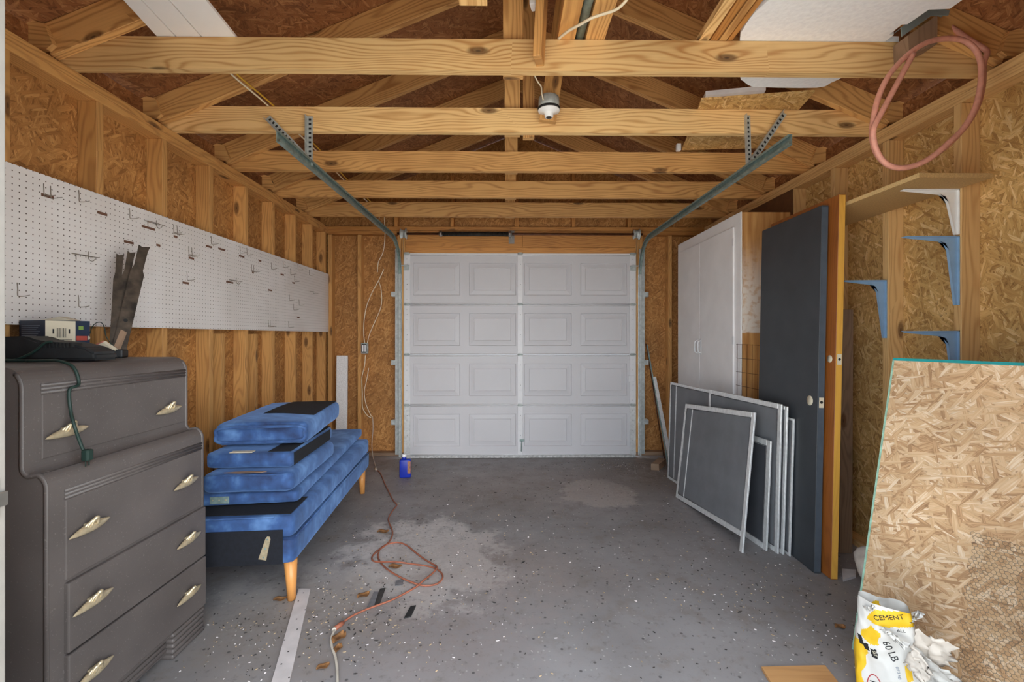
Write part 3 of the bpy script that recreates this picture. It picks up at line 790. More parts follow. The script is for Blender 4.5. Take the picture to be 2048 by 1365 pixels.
b.tube(smooth_path([(-1.84, 1.60, zt + .006), (-1.76, 1.575, zt + .006), (-1.64, 1.565, zt + .006), (-1.56, 1.59, zt + .006)], 6), .0045, 6)
b.build('lead', 'green_cord', t, None, off)
# cord hanging over the front
zf = at_y(140, 720, 1.5).z
P = [(-1.60, 1.535, zt + .007), (-1.52, 1.52, zt + .008), (-1.455, 1.50, zt + .008)]
P += [(-1.402, 1.49, 1.182), (-1.380, 1.485, 1.128)]
for px, py in ((139, 780), (141, 820), (148, 850), (158, 880), (167, 902)):
    P.append(tuple(at_x(px, py, F1 + {780: .014, 820: .022, 850: .048, 880: .050, 902: .056}[py])))
b = MB(); b.tube(smooth_path(P, 5), .0048, 7); off = (-1.5, 1.5, zt)
t = thing('green_power_cord', 'dark green cord hanging down over the top dresser drawer', 'cord', off)
b.build('cable', 'green_cord', t, None, off)
e = Vector(P[-1]); e.x += .012; b = MB(); b.box(e.x - .012, e.x + .010, e.y - .011, e.y + .013, e.z - .032, e.z + .004, .005, 2)
b.cyl((e.x, e.y - .006, e.z - .048), (e.x, e.y - .006, e.z - .03), .0018, n=6); b.cyl((e.x, e.y + .006, e.z - .048), (e.x, e.y + .006, e.z - .03), .0018, n=6)
b.build('plug', 'green_cord', t, None, off)
# printed box behind
t = thing('product_box', 'dark blue printed carton with a cream barcode label, behind the black tool', 'box', (-1.74, 1.82, zt)); off = (-1.74, 1.82, zt)
P0, P1, P2 = Vector((-1.884, 1.782, 0)), Vector((-1.735, 1.732, 0)), Vector((-1.690, 1.866, 0))
P3 = P0 + (P2 - P1); ztop_ = zt; zb1 = zt + .150
ring = [P0, P1, P2, P3]
off = (-1.735, 1.75, zt); t.location = off
b = MB(); b.prism([(p.x, p.y) for p in ring], 'z', zt, zb1); b.build('carton', 'box_blue', t, None, off)
def facequad(b, A, B, u0, u1, z0, z1, d=.0008):
    n = Vector(((B - A).y, -(B - A).x, 0)).normalized() * d
    a, c = A.lerp(B, u0) + n, A.lerp(B, u1) + n
    b.face([(a.x, a.y, z0), (c.x, c.y, z0), (c.x, c.y, z1), (a.x, a.y, z1)])
H = zb1 - zt
b = MB(); facequad(b, P1, P2, .0, .66, zt + .02 * H, zt + .99 * H); b.build('barcode_label', 'box_label', t, None, off)
b = MB()
for i in range(16):
    if i % 5 == 3: continue
    facequad(b, P1, P2, .24 + i * .0135, .24 + i * .0135 + (.008 if i % 3 else .004), zt + .56 * H, zt + .80 * H, .0014)
for u in (.15, .5): facequad(b, P1, P2, u, u + .035, zt + .66 * H, zt + .78 * H, .0014)
facequad(b, P1, P2, .12, .58, zt + .49 * H, zt + .505 * H, .0014)
b.build('barcode', 'print_dark', t, None, off)
b = MB()
for i in range(7): facequad(b, P0, P1, .1, .82 - .07 * (i % 3), zt + (.85 - .05 * i) * H, zt + (.872 - .05 * i) * H, .0012)
for i in range(3): facequad(b, P0, P1, .1, .8 - .1 * i, zt + (.42 - .05 * i) * H, zt + (.44 - .05 * i) * H, .0012)
b.build('fine_print', 'print_grey', t, None, off)
b = MB(); facequad(b, P1, P2, .68, .93, zt + .48 * H, zt + .6 * H, .0012); b.build('red_band', 'box_red', t, None, off)
b = MB(); facequad(b, P1, P2, .73, .84, zt + .76 * H, zt + .86 * H, .0012); b.build('green_patch', 'box_green', t, None, off)
b = MB()
pc = P1.lerp(P2, .965)
b.lathe([(.008, 0), (.008, .001)], 14, Matrix.Translation((pc.x, pc.y - .001, zt + .55 * H)) @ Matrix.Rotation(pi / 2, 4, 'X')); b.build('round_seal', 'box_label', t, None, off)
b = MB()   # loose lid flap
b.prism([(P0.x + .05, zb1 + .001), (P1.x - .02, zb1 + .014), (P2.x - .06, zb1 + .016), (P2.x - .005, zb1 + .001)], 'y', 1.80, 1.835); b.build('lid_flap', 'box_label', t, None, off); zt = ztop_
# mower blades
t_lab = ['leftmost dark mower blade, standing upright against the pegboard', 'middle dark mower blade, mostly behind the front one', 'front dark mower blade with a pale worn patch and a round hole']
for i, (bx, by, tx, ty, yb_, wdt) in enumerate(((226, 706, 236, 543, 1.955, .034), (224, 704, 257, 539, 1.96, .036), (234, 706, 279, 541, 1.94, .052))):
    p0 = at_y(bx, by, yb_); p0.z = zt + .002
    p1 = at_x(tx, ty, PXF + (.02, .034, .055)[i])
    ax = (p1 - p0); L = ax.length; ax.normalize()
    nr = Vector((.62, -.66, .42)).normalized(); ax = (ax - nr * ax.dot(nr)).normalized(); sd = ax.cross(nr)
    pc0 = Vector((-1.68, 1.95, zt + .004)); p0 = p0 + nr * ((pc0 - p0).dot(nr) + (0, -.007, .007)[i]); p0.z = max(p0.z, zt + .002)
    m = Matrix(((sd.x, nr.x, ax.x, p0.x), (sd.y, nr.y, ax.y, p0.y), (sd.z, nr.z, ax.z, p0.z), (0, 0, 0, 1)))
    w2 = wdt / 2
    th_ = thing('mower_cutter', t_lab[i], 'mower blade', p0, 0, 'mower blades on the dresser')
    pts = [(-w2 * .8, .0), (w2, .0), (w2, L * .72), (w2 * .7, L * .76), (w2 * .75, L * .95), (w2 * .9, L), (-w2 * .2, L * .985), (-w2 * .75, L), (-w2 * .7, L * .8), (-w2, L * .74)]
    b = MB(); b.prism(pts, 'y', -.002, .002, m)
    b.build('blade', 'blade_steel', th_, None, tuple(p0))
    if i == 2:
        b = MB(); b.lathe([(.008, 0), (.008, .0006)], 16, m @ Matrix.Translation((0, .0024, L * .30)) @ Matrix.Rotation(-pi / 2, 4, 'X')); b.build('centre_hole', 'rubber', th_, None, tuple(p0))
        b = MB(); b.prism([(-w2 * .75, L * .04), (w2 * .1, L * .0), (w2 * .55, L * .2), (-w2 * .3, L * .22)], 'y', .0022, .003, m); b.build('worn_patch', 'old_wood', th_, None, tuple(p0))
# sanding pads and pencil, wire loop
for i, (pts, m, lab) in enumerate((([(181, 694), (203, 684), (208, 690), (188, 697)], 'sand_red', 'reddish sandpaper scrap beside the printed carton'), ([(196, 690), (206, 685), (231, 702), (222, 706)], 'box_label', 'pale folded sandpaper piece in front of the mower blades'))):
    b = MB(); Q = [at_y(px, py, 1.89 - .006 * i) for px, py in pts]
    vs0 = [b.bm.verts.new(q) for q in Q]; vs1 = [b.bm.verts.new(q + Vector((0, .012, .006))) for q in Q]
    b.bm.faces.new(vs0); b.bm.faces.new(vs1[::-1])
    for k in range(4): b.bm.faces.new((vs0[k], vs0[(k + 1) % 4], vs1[(k + 1) % 4], vs1[k]))
    bmesh.ops.recalc_face_normals(b.bm, faces=b.bm.faces[:])
    tag(b.build('sandpaper', m), lab, 'sandpaper')
b = MB(); b.box(-.06, .06, -.03, .03, 0, .034, .006, 2)
o = b.build('sanding_block', 'black_plastic'); p = at_y(205, 706, 1.875); o.location = (p.x, 1.9, zt); o.rotation_euler = (0, 0, R(20))
tag(o, 'dark sanding block under the sandpaper pieces on the dresser', 'sanding block')
a, c = at_z(62, 722.5, zt + .004), at_z(133, 719.5, zt + .004)
b = MB(); b.cyl(a, a.lerp(c, .9), .0038, n=6); b.mi = 1; b.cyl(a.lerp(c, .9), c, .0038, .0005, n=6)
tag(b.build('pencil', ['paper_white', 'old_wood']), 'white pencil lying at the front edge of the dresser top', 'pencil')
q = [at_y(px, py, 1.94) for px, py in ((180, 668), (184, 655), (193, 646), (203, 646), (209, 657), (212, 672), (222, 688), (236, 700))]
b = MB(); b.tube(smooth_path(q, 5), .0018, 6)
tag(b.build('thin_wire', 'green_cord'), 'thin dark wire looping up between the carton and the mower blades', 'wire')

# ------------------------------------------------------------------ blue sofa parts
def cushion(b, sx, sy, sz, r=.035, puff=.012, seed=0, nu=14):
    """soft box, base at z=0, centred in x, y"""
    vs = b.box(-sx / 2, sx / 2, -sy / 2, sy / 2, 0, sz, r, 4, smooth=True)
    return vs
def soft(o, amp=.006, sub=2, sc=4.0):
    m = o.modifiers.new('sub', 'SUBSURF'); m.subdivision_type = 'SIMPLE'; m.levels = m.render_levels = sub
    tx = bpy.data.textures.get('clouds') or bpy.data.textures.new('clouds', 'CLOUDS'); tx.noise_scale = .16
    d = o.modifiers.new('dis', 'DISPLACE'); d.texture = tx; d.strength = amp * 2; d.mid_level = .5; d.texture_coords = 'GLOBAL'
    for p in o.data.polygons: p.use_smooth = True
def gridbox(x0, x1, y0, y1, z0, z1, r, n=10, puff=(0, 0, 0)):
    """rounded box with evenly gridded faces and bulging sides"""
    bm = bmesh.new(); bmesh.ops.create_cube(bm, size=2.0)
    bmesh.ops.subdivide_edges(bm, edges=bm.edges[:], cuts=n, use_grid_fill=True)
    hx, hy, hz = (x1 - x0) / 2, (y1 - y0) / 2, (z1 - z0) / 2
    for v in bm.verts:
        c = v.co; q = Vector((c.x * hx, c.y * hy, c.z * hz))
        # denser near the rim
        def w(a, h): return math.copysign(h * (1 - (1 - abs(a)) ** 1.5), a) if abs(a) < 1 else a * h
        q = Vector((w(c.x, hx), w(c.y, hy), w(c.z, hz)))
        inn = Vector((max(-hx + r, min(hx - r, q.x)), max(-hy + r, min(hy - r, q.y)), max(-hz + r, min(hz - r, q.z))))
        d = q - inn
        if d.length > 1e-6: q = inn + d.normalized() * r
        fx, fy, fz = 1 - (q.x / hx) ** 2, 1 - (q.y / hy) ** 2, 1 - (q.z / hz) ** 2
        q += Vector((c.x ** 7 * puff[0] * fy * fz if abs(c.x) > .99 else 0, c.y ** 7 * puff[1] * fx * fz if abs(c.y) > .99 else 0, (1 if c.z > 0 else 0) * puff[2] * fx * fy if abs(c.z) > .99 else 0))
        v.co = q + Vector(((x0 + x1) / 2, (y0 + y1) / 2, (z0 + z1) / 2))
    for f in bm.faces: f.smooth = True
    b = MB(); b.bm.free(); b.bm = bm; return b
def panel_on(b, x0, x1, y0, y1, z): b.box(x0, x1, y0, y1, z, z + .003)
# base: local frame, front right top corner at origin, y to the back, x to the left (negative)
rz = R(3.0)
def place(o_pt, ang): return Matrix.Translation(o_pt) @ Matrix.Rotation(ang, 4, 'Z')
corner = Vector((-1.013, 2.18, 0))
t = thing('daybed_sofa', 'long blue velvet sofa base on tapered wooden legs under the cushions', 'sofa', corner, R(4.6))
W_, L_ = .80, 1.645
gridbox(-W_, 0, 0, L_, .197, .315, .018).build('base_frame', 'velvet', t)
gridbox(-W_ + .004, -.002, .003, L_ + .01, .317, .428, .03, 12, (.006, 0, .004)).build('seat_cushion', 'velvet', t)
b = MB(); b.box(-W_ + .0, -.05, -.004, -.0005, .20, .362); b.build('felt_front', 'navy_felt', t, 'x')
b = MB(); b.box(-W_ + .02, -.02, .02, .25, .4285, .4315, .001, 1); b.build('felt_top', 'navy_felt', t, 'x')
b = MB(); b.tube([(-W_ + .01, -.001, .419), (-.09, -.002, .423)], .004, 6); b.build('piping', 'velvet', t)
b = MB(); b.tube([(-.001, .03, .316), (.002, L_ - .03, .316)], .004, 6); b.build('seam_piping', 'velvet', t)
b = MB(); m4 = Matrix.Translation((-.135, -.0045, .225)) @ Matrix.Rotation(R(12), 4, 'Y')
b.prism([(-.024, 0), (.012, 0), (.010, .10), (.004, .112), (-.006, .112), (-.012, .10)], 'y', -.004, 0, m4)
b.mi = 1
for z in (.012, .055, .098): b.cyl(m4 @ Vector((-.003, -.0055, z)), m4 @ Vector((-.003, -.0035, z)), .004, n=10)
b.build('metal_hinge_plate', ['brass', 'galv_dark'], t)
for x, y in ((-.036, .055), (-.045, L_ - .09), (-W_ + .07, .06), (-W_ + .07, L_ - .09)):
    b = MB(); b.tube([(x + .008 * (1 if x > -.3 else -1), y - .006, .001), (x, y, .196)], [.019, .031], 18); b.build('leg', 'leg_wood', t, 'z')
# A: long back slab
t = thing('back_cushion', 'long flat blue velvet sofa back lying directly on the sofa base', 'sofa cushion', (-1.055, 2.315, .4365), R(6.2), 'blue sofa pieces stacked on the base')
gridbox(-.60, 0, 0, 1.58, 0, .064, .022, 12, (.004, .004, .003)).build('cushion', 'velvet', t)
b = MB(); b.box(-.415, -.325, -.006, -.002, .014, .05, .002, 1); b.mi = 1
for x in (-.40, -.37, -.34): b.cyl((x, -.0075, .033), (x, -.0055, .033), .0035, n=10)
b.build('metal_plate', ['galv_dark', 'brass'], t)
# B
t = thing('arm_cushion', 'lower blue velvet sofa arm in the stack, with a torn top edge', 'sofa cushion', (-1.058, 2.26, .5115), R(4.5), 'blue sofa pieces stacked on the base')
gridbox(-.425, 0, 0, .70, 0, .098, .03, 12, (.006, .008, .0)).build('cushion', 'velvet', t)
b = MB(); b.tube(smooth_path([(-.40, .006, .088), (-.25, -.004, .093), (-.1, -.004, .09), (-.01, .012, .088)], 5), .004, 6); b.build('piping', 'velvet', t)
b = MB(); b.prism([(-.33, .015), (-.28, .03), (-.2, .035), (-.13, .02), (-.15, .006), (-.25, .004)], 'z', .0985, .1005); b.build('torn_patch', 'old_wood', t)
# C
t = thing('arm_cushion', 'middle blue velvet sofa arm with a black felt side, second from the top', 'sofa cushion', (-1.085, 2.315, .6175), R(4.0), 'blue sofa pieces stacked on the base')
gridbox(-.42, 0, 0, .66, 0, .080, .022, 12, (.002, .006, .0)).build('cushion', 'velvet', t)
b = MB(); b.box(.0015, .004, .02, .6, .008, .071); b.box(-.12, -.01, .01, .64, .0802, .0825); b.build('felt_side', 'navy_felt', t, 'y')
b = MB(); b.box(-.30, -.19, -.008, .03, .0805, .0835, .001, 1); b.build('paper_slip', 'box_label', t)
# D
t = thing('arm_cushion', 'topmost blue velvet sofa arm with a dark felt panel on its top', 'sofa cushion', (-1.06, 2.43, .7095), R(8.0), 'blue sofa pieces stacked on the base')
bb = gridbox(-.455, 0, 0, .79, 0, .118, .034, 14, (.006, -.022, .014)); bb.build('cushion', 'velvet', t)
pth = [(-.425, -.002, .094), (-.23, -.006, .098), (-.035, -.002, .094), (-.012, .0, .06), (-.035, -.002, .022), (-.23, -.006, .018), (-.425, -.002, .022), (-.445, .0, .06)]
b = MB(); b.tube(smooth_path(pth, 6, True), .0075, 8, True); b.build('front_piping', 'velvet', t)
b = MB()
def pz(x, y): return .1205 + .014 * max(0, 1 - ((x + .2275) / .2275) ** 2) * max(0, 1 - ((y - .395) / .395) ** 2)
b.grid(lambda u, v: Vector((-.30 + .285 * u - .06 * (1 - u) * 0, .19 + .58 * v + (.06 * (1 - u) if v < .01 else 0), pz(-.30 + .285 * u, .19 + .58 * v))), 12, 16)
b.build('felt_panel', 'navy_felt', t, 'y')
for o in [o for o in bpy.data.objects if o.name.split('.')[0] in ('cushion', 'seat_cushion')]: soft(o, .004, 1)
# foam strip in the corner behind
z1 = at_y(680, 712, 4.80).z; x0, x1 = at_y(671, 750, 4.8).x, at_y(693, 750, 4.8).x
b = MB(); b.box(x0, x1, -.012, .012, 0, z1, .002, 1); o = b.build('foam_strip', 'foam', None, 'z', ((x0 + x1) / 2, 0, 0)); o.location = ((x0 + x1) / 2, 4.81, .001); o.rotation_euler = (R(-1.6), 0, 0)
tag(o, 'narrow white foam board strip standing in the corner behind the sofa parts', 'foam board')
# ------------------------------------------------------------------ white cabinet
CX, CY0, CY1, CZT = 1.752, 3.36, 4.60, 2.206
off = (1.94, 3.98, 0)
t = thing('tall_cabinet', 'tall white-fronted double-door cabinet with bare wooden side against the stud wall', 'cabinet', off)
b = MB(); b.box(CX, XR - .018, CY0, CY1, .001, CZT, .002, 1); b.build('carcass', 'cabside', t, 'z', off)
b = MB(); b.box(CX - .012, CX - .0005, CY0 + .0, CY1, .06, CZT + .004, .004, 2); b.build('face_frame', 'white_paint', t, 'z', off)
for ya, yb, hy in ((CY0 + .09, 4.05, 4.02), (4.054, CY1 - .06, 4.09)):
    b = MB(); b.box(CX - .026, CX - .0125, ya, yb, .10, CZT - .09, .003, 2); d = b.build('cabinet_door', 'white_paint', t, 'z', off)
    z = at_x(1409, 694, CX).z
    b = MB(); b.tube(smooth_path([(CX - .027, hy, z - .055), (CX - .05, hy, z - .045), (CX - .053, hy, z), (CX - .05, hy, z + .045), (CX - .027, hy, z + .055)], 4), .006, 8)
    b.box(CX - .029, CX - .0265, hy - .012, hy + .012, z - .07, z + .07, .001, 1)
    b.build('door_pull', 'white_stile', d, None, off)
    for z in (.3, 1.25, 2.0):
        b = MB(); yh = ya if hy < 4.05 else yb
        b.box(CX - .029, CX - .0265, yh - .012, yh + .012, z - .03, z + .03, .001, 1); b.build('hinge', 'white_stile', d, None, off)
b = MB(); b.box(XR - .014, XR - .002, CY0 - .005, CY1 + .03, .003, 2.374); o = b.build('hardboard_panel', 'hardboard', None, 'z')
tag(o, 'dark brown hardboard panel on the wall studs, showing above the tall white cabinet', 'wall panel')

# ------------------------------------------------------------------ leaning doors
def lean_obj(name, p0, p1, lean, label, cat):
    """local frame: x along p0->p1 on the floor, z up (leaned away by `lean`), y = thickness away from the viewer"""
    d = (Vector(p1) - Vector(p0)); d.z = 0; a = math.atan2(d.y, d.x)
    o = thing(name, label, cat, p0, 0)
    o.rotation_mode = 'XYZ'; o.rotation_euler = Matrix.Rotation(a, 3, 'Z').to_euler()
    m = Matrix.Rotation(a, 3, 'Z') @ Matrix.Rotation(lean, 3, 'X'); o.rotation_euler = m.to_euler()
    return o, d.length
# local y of the frame points to the left of x: for x pointing to +Y world, y = -X (towards viewer); lean>0 tips top towards -y... so lean positive => top to +X
t, L = lean_obj('slab_door', (1.660, 2.436, .001), (1.676, 3.04, .001), R(1.2), 'dark slate grey painted slab door leaning by the window screens', 'door')
Hd = 1.99
b = MB(); b.box(0, L, -.036, 0, 0, Hd, .002, 1); b.build('slab', 'slate', t, 'z')
b = MB(); b.box(-.0012, -.0002, -.034, -.002, .01, Hd - .01); b.build('edge_strip', 'slate_edge', t, 'z')
zk = .925
b = MB(); b.lathe([(.027, 0), (.027, .0012), (.0, .0016)], 24, Matrix.Translation((.066, .0006, zk)) @ Matrix.Rotation(-pi / 2, 4, 'X')); b.build('lock_bore', 'box_label', t)
b = MB(); b.box(-.0026, -.0014, -.03, -.006, zk - .03, zk + .025); b.build('latch_plate', 'box_label', t)
b = MB(); b.cyl((-.0036, -.018, zk), (-.0024, -.018, zk), .008, n=12); b.build('latch_hole', 'rubber', t)
t2, L2 = lean_obj('wooden_slab_door', (1.706, 2.372, .001), (1.722, 3.02, .001), R(1.2), 'brown stained slab door with yellow edge, leaning behind the dark grey one', 'door')
Hd2 = 2.03
b = MB(); b.box(0, L2, -.034, 0, 0, Hd2, .002, 1); b.build('slab', 'brown_wood', t2, 'z')
b = MB(); b.box(-.0012, -.0002, -.033, -.001, .005, Hd2 - .005); b.build('edge_strip', 'yellow_wood', t2, 'z')
zk = 1.16
b = MB(); b.lathe([(.02, 0), (.02, .0012), (.0, .0016)], 24, Matrix.Translation((.045, .0006, zk)) @ Matrix.Rotation(-pi / 2, 4, 'X')); b.build('lock_bore', 'box_label', t2)
b = MB(); b.box(-.0026, -.0014, -.029, -.006, zk - .028, zk + .028); b.build('latch_plate', 'box_label', t2)
b = MB(); b.cyl((-.0036, -.018, zk), (-.0024, -.018, zk), .007, n=12); b.build('latch_hole', 'rubber', t2)
p0 = at_y(1690, 1000, 2.62); p1 = at_y(1706, 1000, 2.62); zt1 = at_y(1698, 618, 2.62).z
b = MB(); b.box(0, .075, 0, .02, 0, zt1, .002, 1); o = b.build('lath', 'old_wood', None, 'z'); o.location = (p0.x, 2.66, .001); o.rotation_euler = (R(-1), R(1), 0)
tag(o, 'greyish upright plank half hidden behind the brown slab door', 'plank')

# ------------------------------------------------------------------ window screens
def screen(p0, p1, h, lean, label, fw, bars=(), mat='screen', dep=.011, ext=0.0, fm='alu'):
    t, L = lean_obj('window_screen', p0, p1, lean, label, 'window screen')
    t['group'] = 'window screens leaning by the doors'
    if ext: t.rotation_euler = (t.rotation_euler.to_matrix() @ Matrix.Rotation(math.asin(ext / L), 3, 'Y')).to_euler()
    z0 = ext; h = h + ext
    b = MB()
    b.box(0, fw, -dep, 0, 0, h, .002, 1); b.box(L - fw, L, -dep, 0, z0, h, .002, 1)
    b.box(fw, L - fw, -dep, 0, z0, z0 + fw, .002, 1); b.box(fw, L - fw, -dep, 0, h - fw, h, .002, 1)
    b.build('frame', fm, t, 'z')
    for i, (u, wd) in enumerate(bars):
        b = MB(); b.box(u * L, u * L + wd, -dep + .002, -.001, z0 + fw, h - fw); b.build('glazing_bar', fm, t, 'z')
    b = MB(); b.box(fw * .8, L - fw * .8, -dep * .62, -dep * .5, z0 + fw * .8, h - fw * .8); b.build('mesh', mat, t, 'z')
    b = MB()
    g = .004
    b.tube([(fw + g, -.001, z0 + fw + g), (L - fw - g, -.001, z0 + fw + g), (L - fw - g, -.001, h - fw - g), (fw + g, -.001, h - fw - g)], .0025, 5, True); b.build('spline', 'chip_grey', t)
    return t
screen((1.643, 2.625, .001), (1.65, 3.35, .001), .80, R(1.75), 'narrow-framed screen nearest the grey slab door, its tall edge showing', .014, (), 'screen')
screen((1.618, 2.645, .001), (1.455, 4.10, .001), .868, R(1.8), 'longest window screen, its top running far back to the white cabinet', .022, ((.50, .02), (.415, .016), (.92, .01)), 'screen')
screen((1.592, 2.655, .001), (1.505, 3.42, .001), .88, R(1.6), 'tall double-edged screen frame standing just before the longest one', .03, (), 'screen')
screen((1.545, 2.69, .001), (1.468, 3.4, .001), .655, R(2.5), 'short dark screen half hidden behind the front leaning one', .034, (), 'screen_dark')
screen((1.39, 2.668, .001), (1.345, 3.602, .001), .745, R(8.6), 'front window screen with pale aluminium frame, leaning out furthest onto the floor', .033, ((.86, .008),), 'screen', ext=.085)
# wire grid
t, L = lean_obj('wire_grid', (1.70, 3.07, .001), (1.70, 3.345, .001), R(.3), 'rusty wire grid panel standing between the cabinet and the grey door', 'wire grid')
b = MB()
for i in range(5): b.cyl((i * L / 4, 0, 0), (i * L / 4, 0, 1.225), .0016, n=5)
for i in range(13): b.cyl((-.03, .003, .02 + i * .1), (L + .01, .003, .02 + i * .1), .0016, n=5)
b.build('wires', 'rust_bar', t)

# ------------------------------------------------------------------ shelf and brackets
b = MB(); b.box(1.803, XR - .002, 1.965, 3.05, 1.9765, 1.996)
t = thing('wall_shelf', 'particle board shelf on the stud wall above the white bracket', 'shelf', (1.95, 2.6, 1.97)); 
b.build('shelf_board', 'particle', t, 'y', (1.95, 2.6, 1.97))
b = MB(); b.box(1.801, 1.8028, 1.965, 3.05, 1.9765, 1.996); b.build('front_edge', 'particle_edge', t, 'y', (1.95, 2.6, 1.97))
def bracket(hx, hz, w=.026):
    """profile in x (into the room = negative) and z, corner at the origin"""
    b = MB()
    pts = [(0, 0), (-hx, -.004), (-hx, -.009), (-.085, -.026), (-.058, -.036), (-.044, -.066), (-.012, -hz), (0, -hz)]
    b.prism(pts, 'y', -.0025, .0025)
    b.prism([(0, 0), (-hx, -.002), (-hx, -.006), (0, -.005)], 'y', -w / 2, w / 2)
    b.prism([(0, 0), (-.004, 0), (-.004, -hz), (0, -hz)], 'y', -w / 2, w / 2)
    b.prism([(-.085, -.026), (-.058, -.036), (-.044, -.066), (-.012, -hz), (-.0145, -hz), (-.048, -.067), (-.062, -.034), (-.087, -.023)], 'y', -.006, .006)
    return b
ys = 2.124
for (px, py, hz, hx, m, yy, lab) in ((1918, 373, .214, .262, 'white_bracket', ys, 'white shelf bracket holding up the particle board shelf'),
                                     (1922, 473, .325, .255, 'blue_bracket', ys, 'blue shelf bracket directly below the white one'),
                                     (1780, 561, .325, .235, 'blue_bracket', 2.533, 'blue shelf bracket on the further stud, beside the brown door'),
                                     (1924, 662, .325, .255, 'blue_bracket', ys, 'lowest blue shelf bracket, its leg hidden by the leaning OSB sheet')):
    z = at_x(px, py, XR).z if hz > .3 else 1.9755
    if py == 561: z = at_y(px, py, yy).z
    if py in (473, 662): z = at_y(px, py, yy).z
    t = thing('shelf_bracket', lab, 'shelf bracket', (XR - .001, yy, z), 0, 'shelf brackets on the stud wall')
    bracket(hx, hz).build('bracket_body', m, t)
    b = MB()
    for q in (.03, hz * .5, hz - .03): b.cyl((-.006, .008, -q), (-.0035, .008, -q), .0035, n=8)
    b.build('screws', 'steel', t)

# ------------------------------------------------------------------ leaning OSB sheet
e1 = Vector((.38, -.925, 0)).normalized()
TLc = Vector((1.675, 1.95, 1.186)); hv = Vector((-e1.y, e1.x, 0))
BL = TLc - hv * .283; BL.z = .002
e2 = (TLc - BL).normalized(); e3 = e1.cross(e2)      # e3 towards the viewer?
if e3.dot(Vector((0, 0, CZ)) - BL) < 0: e3 = -e3
SM = Matrix(((e1.x, e2.x, e3.x, BL.x), (e1.y, e2.y, e3.y, BL.y), (e1.z, e2.z, e3.z, BL.z), (0, 0, 0, 1)))
Ls, Hs = .89, (TLc - BL).length
t = bpy.data.objects.new('osb_sheet', None); C.objects.link(t)
tag(t, 'big pale OSB sheet with teal-painted edge leaning in front of the brackets', 'OSB sheet')
t.matrix_world = SM
b = MB(); b.box(0, Ls, 0, Hs, -.018, 0); b.build('sheet', 'osb_sheet', t, 'x')
b = MB(); b.box(0, Ls, Hs + .0002, Hs + .0022, -.018, -.0005); b.box(0, Ls, Hs - .009, Hs + .0022, .0002, .0012); b.build('teal_top_edge', 'teal', t, 'x')
b = MB(); b.box(-.0022, -.0002, 0, Hs, -.018, -.0005); b.box(-.0022, .005, 0, Hs - .01, .0002, .0010); b.build('pale_side_edge', 'teal_pale', t, 'y')
SI = SM.inverted()
def on_sheet(px, py, h=0.0): return SI @ at_p(px, py, SM @ Vector((0, 0, h)), e3)
# wire netting
q = [on_sheet(1948, 1056, .008), on_sheet(1916, 1400, .008)]
b = MB(); s = .0078; hh = s * math.sqrt(3)
def wav(x, y): return .010 + .006 * noise.noise(Vector((x * 9, y * 9, 0)))
ytop, xleft0, xleft1 = q[0].y, q[0].x, q[1].x; ybot = max(.02, q[1].y - .2)
rows_n = int((ytop - ybot) / (1.5 * s)); seen = set()
for r_ in range(rows_n):
    for c_ in range(60):
        cx = (c_ + .5 * (r_ % 2)) * hh + xleft0 - .1; cy = ybot + r_ * 1.5 * s
        lim = xleft0 + (xleft1 - xleft0) * (ytop - cy) / max(.01, ytop - ybot) + .006 * sin(cy * 60)
        if cx < lim or cx > xleft0 + .36 or cx > Ls - .02: continue
        pts = [(cx + s * sin(k * pi / 3) , cy + s * cos(k * pi / 3)) for k in range(6)]
        for k in range(6):
            a, c2 = pts[k], pts[(k + 1) % 6]; key = tuple(sorted(((round(a[0], 3), round(a[1], 3)), (round(c2[0], 3), round(c2[1], 3)))))
            if key in seen: continue
            seen.add(key)
            b.tube([(a[0], a[1], wav(*a)), (c2[0], c2[1], wav(*c2))], .0006, 3, caps=False)
o = b.build('wire_netting', 'wire'); o.matrix_world = SM
tag(o, 'sheet of hexagonal wire netting hanging flat against the leaning OSB sheet', 'wire netting')

# ------------------------------------------------------------------ torn cement bag
bc = Vector((1.375, 1.555, 0)); fwd = Vector((-.62, -.78, 0)).normalized(); rt = Vector((-fwd.y, fwd.x, 0))
if rt.x < 0: rt = -rt
t = thing('cement_bag', 'torn white and yellow cement bag standing at the foot of the OSB sheet', 'bag', bc)
BM_ = Matrix(((rt.x, fwd.x, 0, 0), (rt.y, fwd.y, 0, 0), (0, 0, 1, 0), (0, 0, 0, 1)))
BW, BD, BH = .135, .055, .352
def bagp(u, v):
    a = u * 2 * pi; k = 1 - .22 * v + .06 * sin(v * 3)
    ex = .55
    x = BW * k * math.copysign(abs(cos(a)) ** ex, cos(a)); x = x * (1 - .72 * v ** .8) if x > 0 else x; y = BD * (1 - .35 * v) * math.copysign(abs(sin(a)) ** ex, sin(a))
    z = BH * v * (1 - .10 * max(0, x / BW))
    f = noise.noise(Vector((x * 14, y * 14, z * 9))) * .014 + noise.noise(Vector((x * 40, y * 30, z * 30 + 5))) * .006
    fold = .009 * sin(x * 46 + z * 14 + 2 * sin(z * 11)) * (.25 + v)
    return Vector((x - .02 * v + f * .5, y + f + fold + .02 * v, z + .002))
b = MB(); b.grid(lambda u, v: bagp(u, v), 220, 90, True, True)
def inpoly(x, y, P):
    r = False
    for i in range(len(P)):
        (x0, y0), (x1, y1) = P[i], P[i - 1]
        if (y0 > y) != (y1 > y) and x < (x1 - x0) * (y - y0) / (y1 - y0) + x0: r = not r
    return r
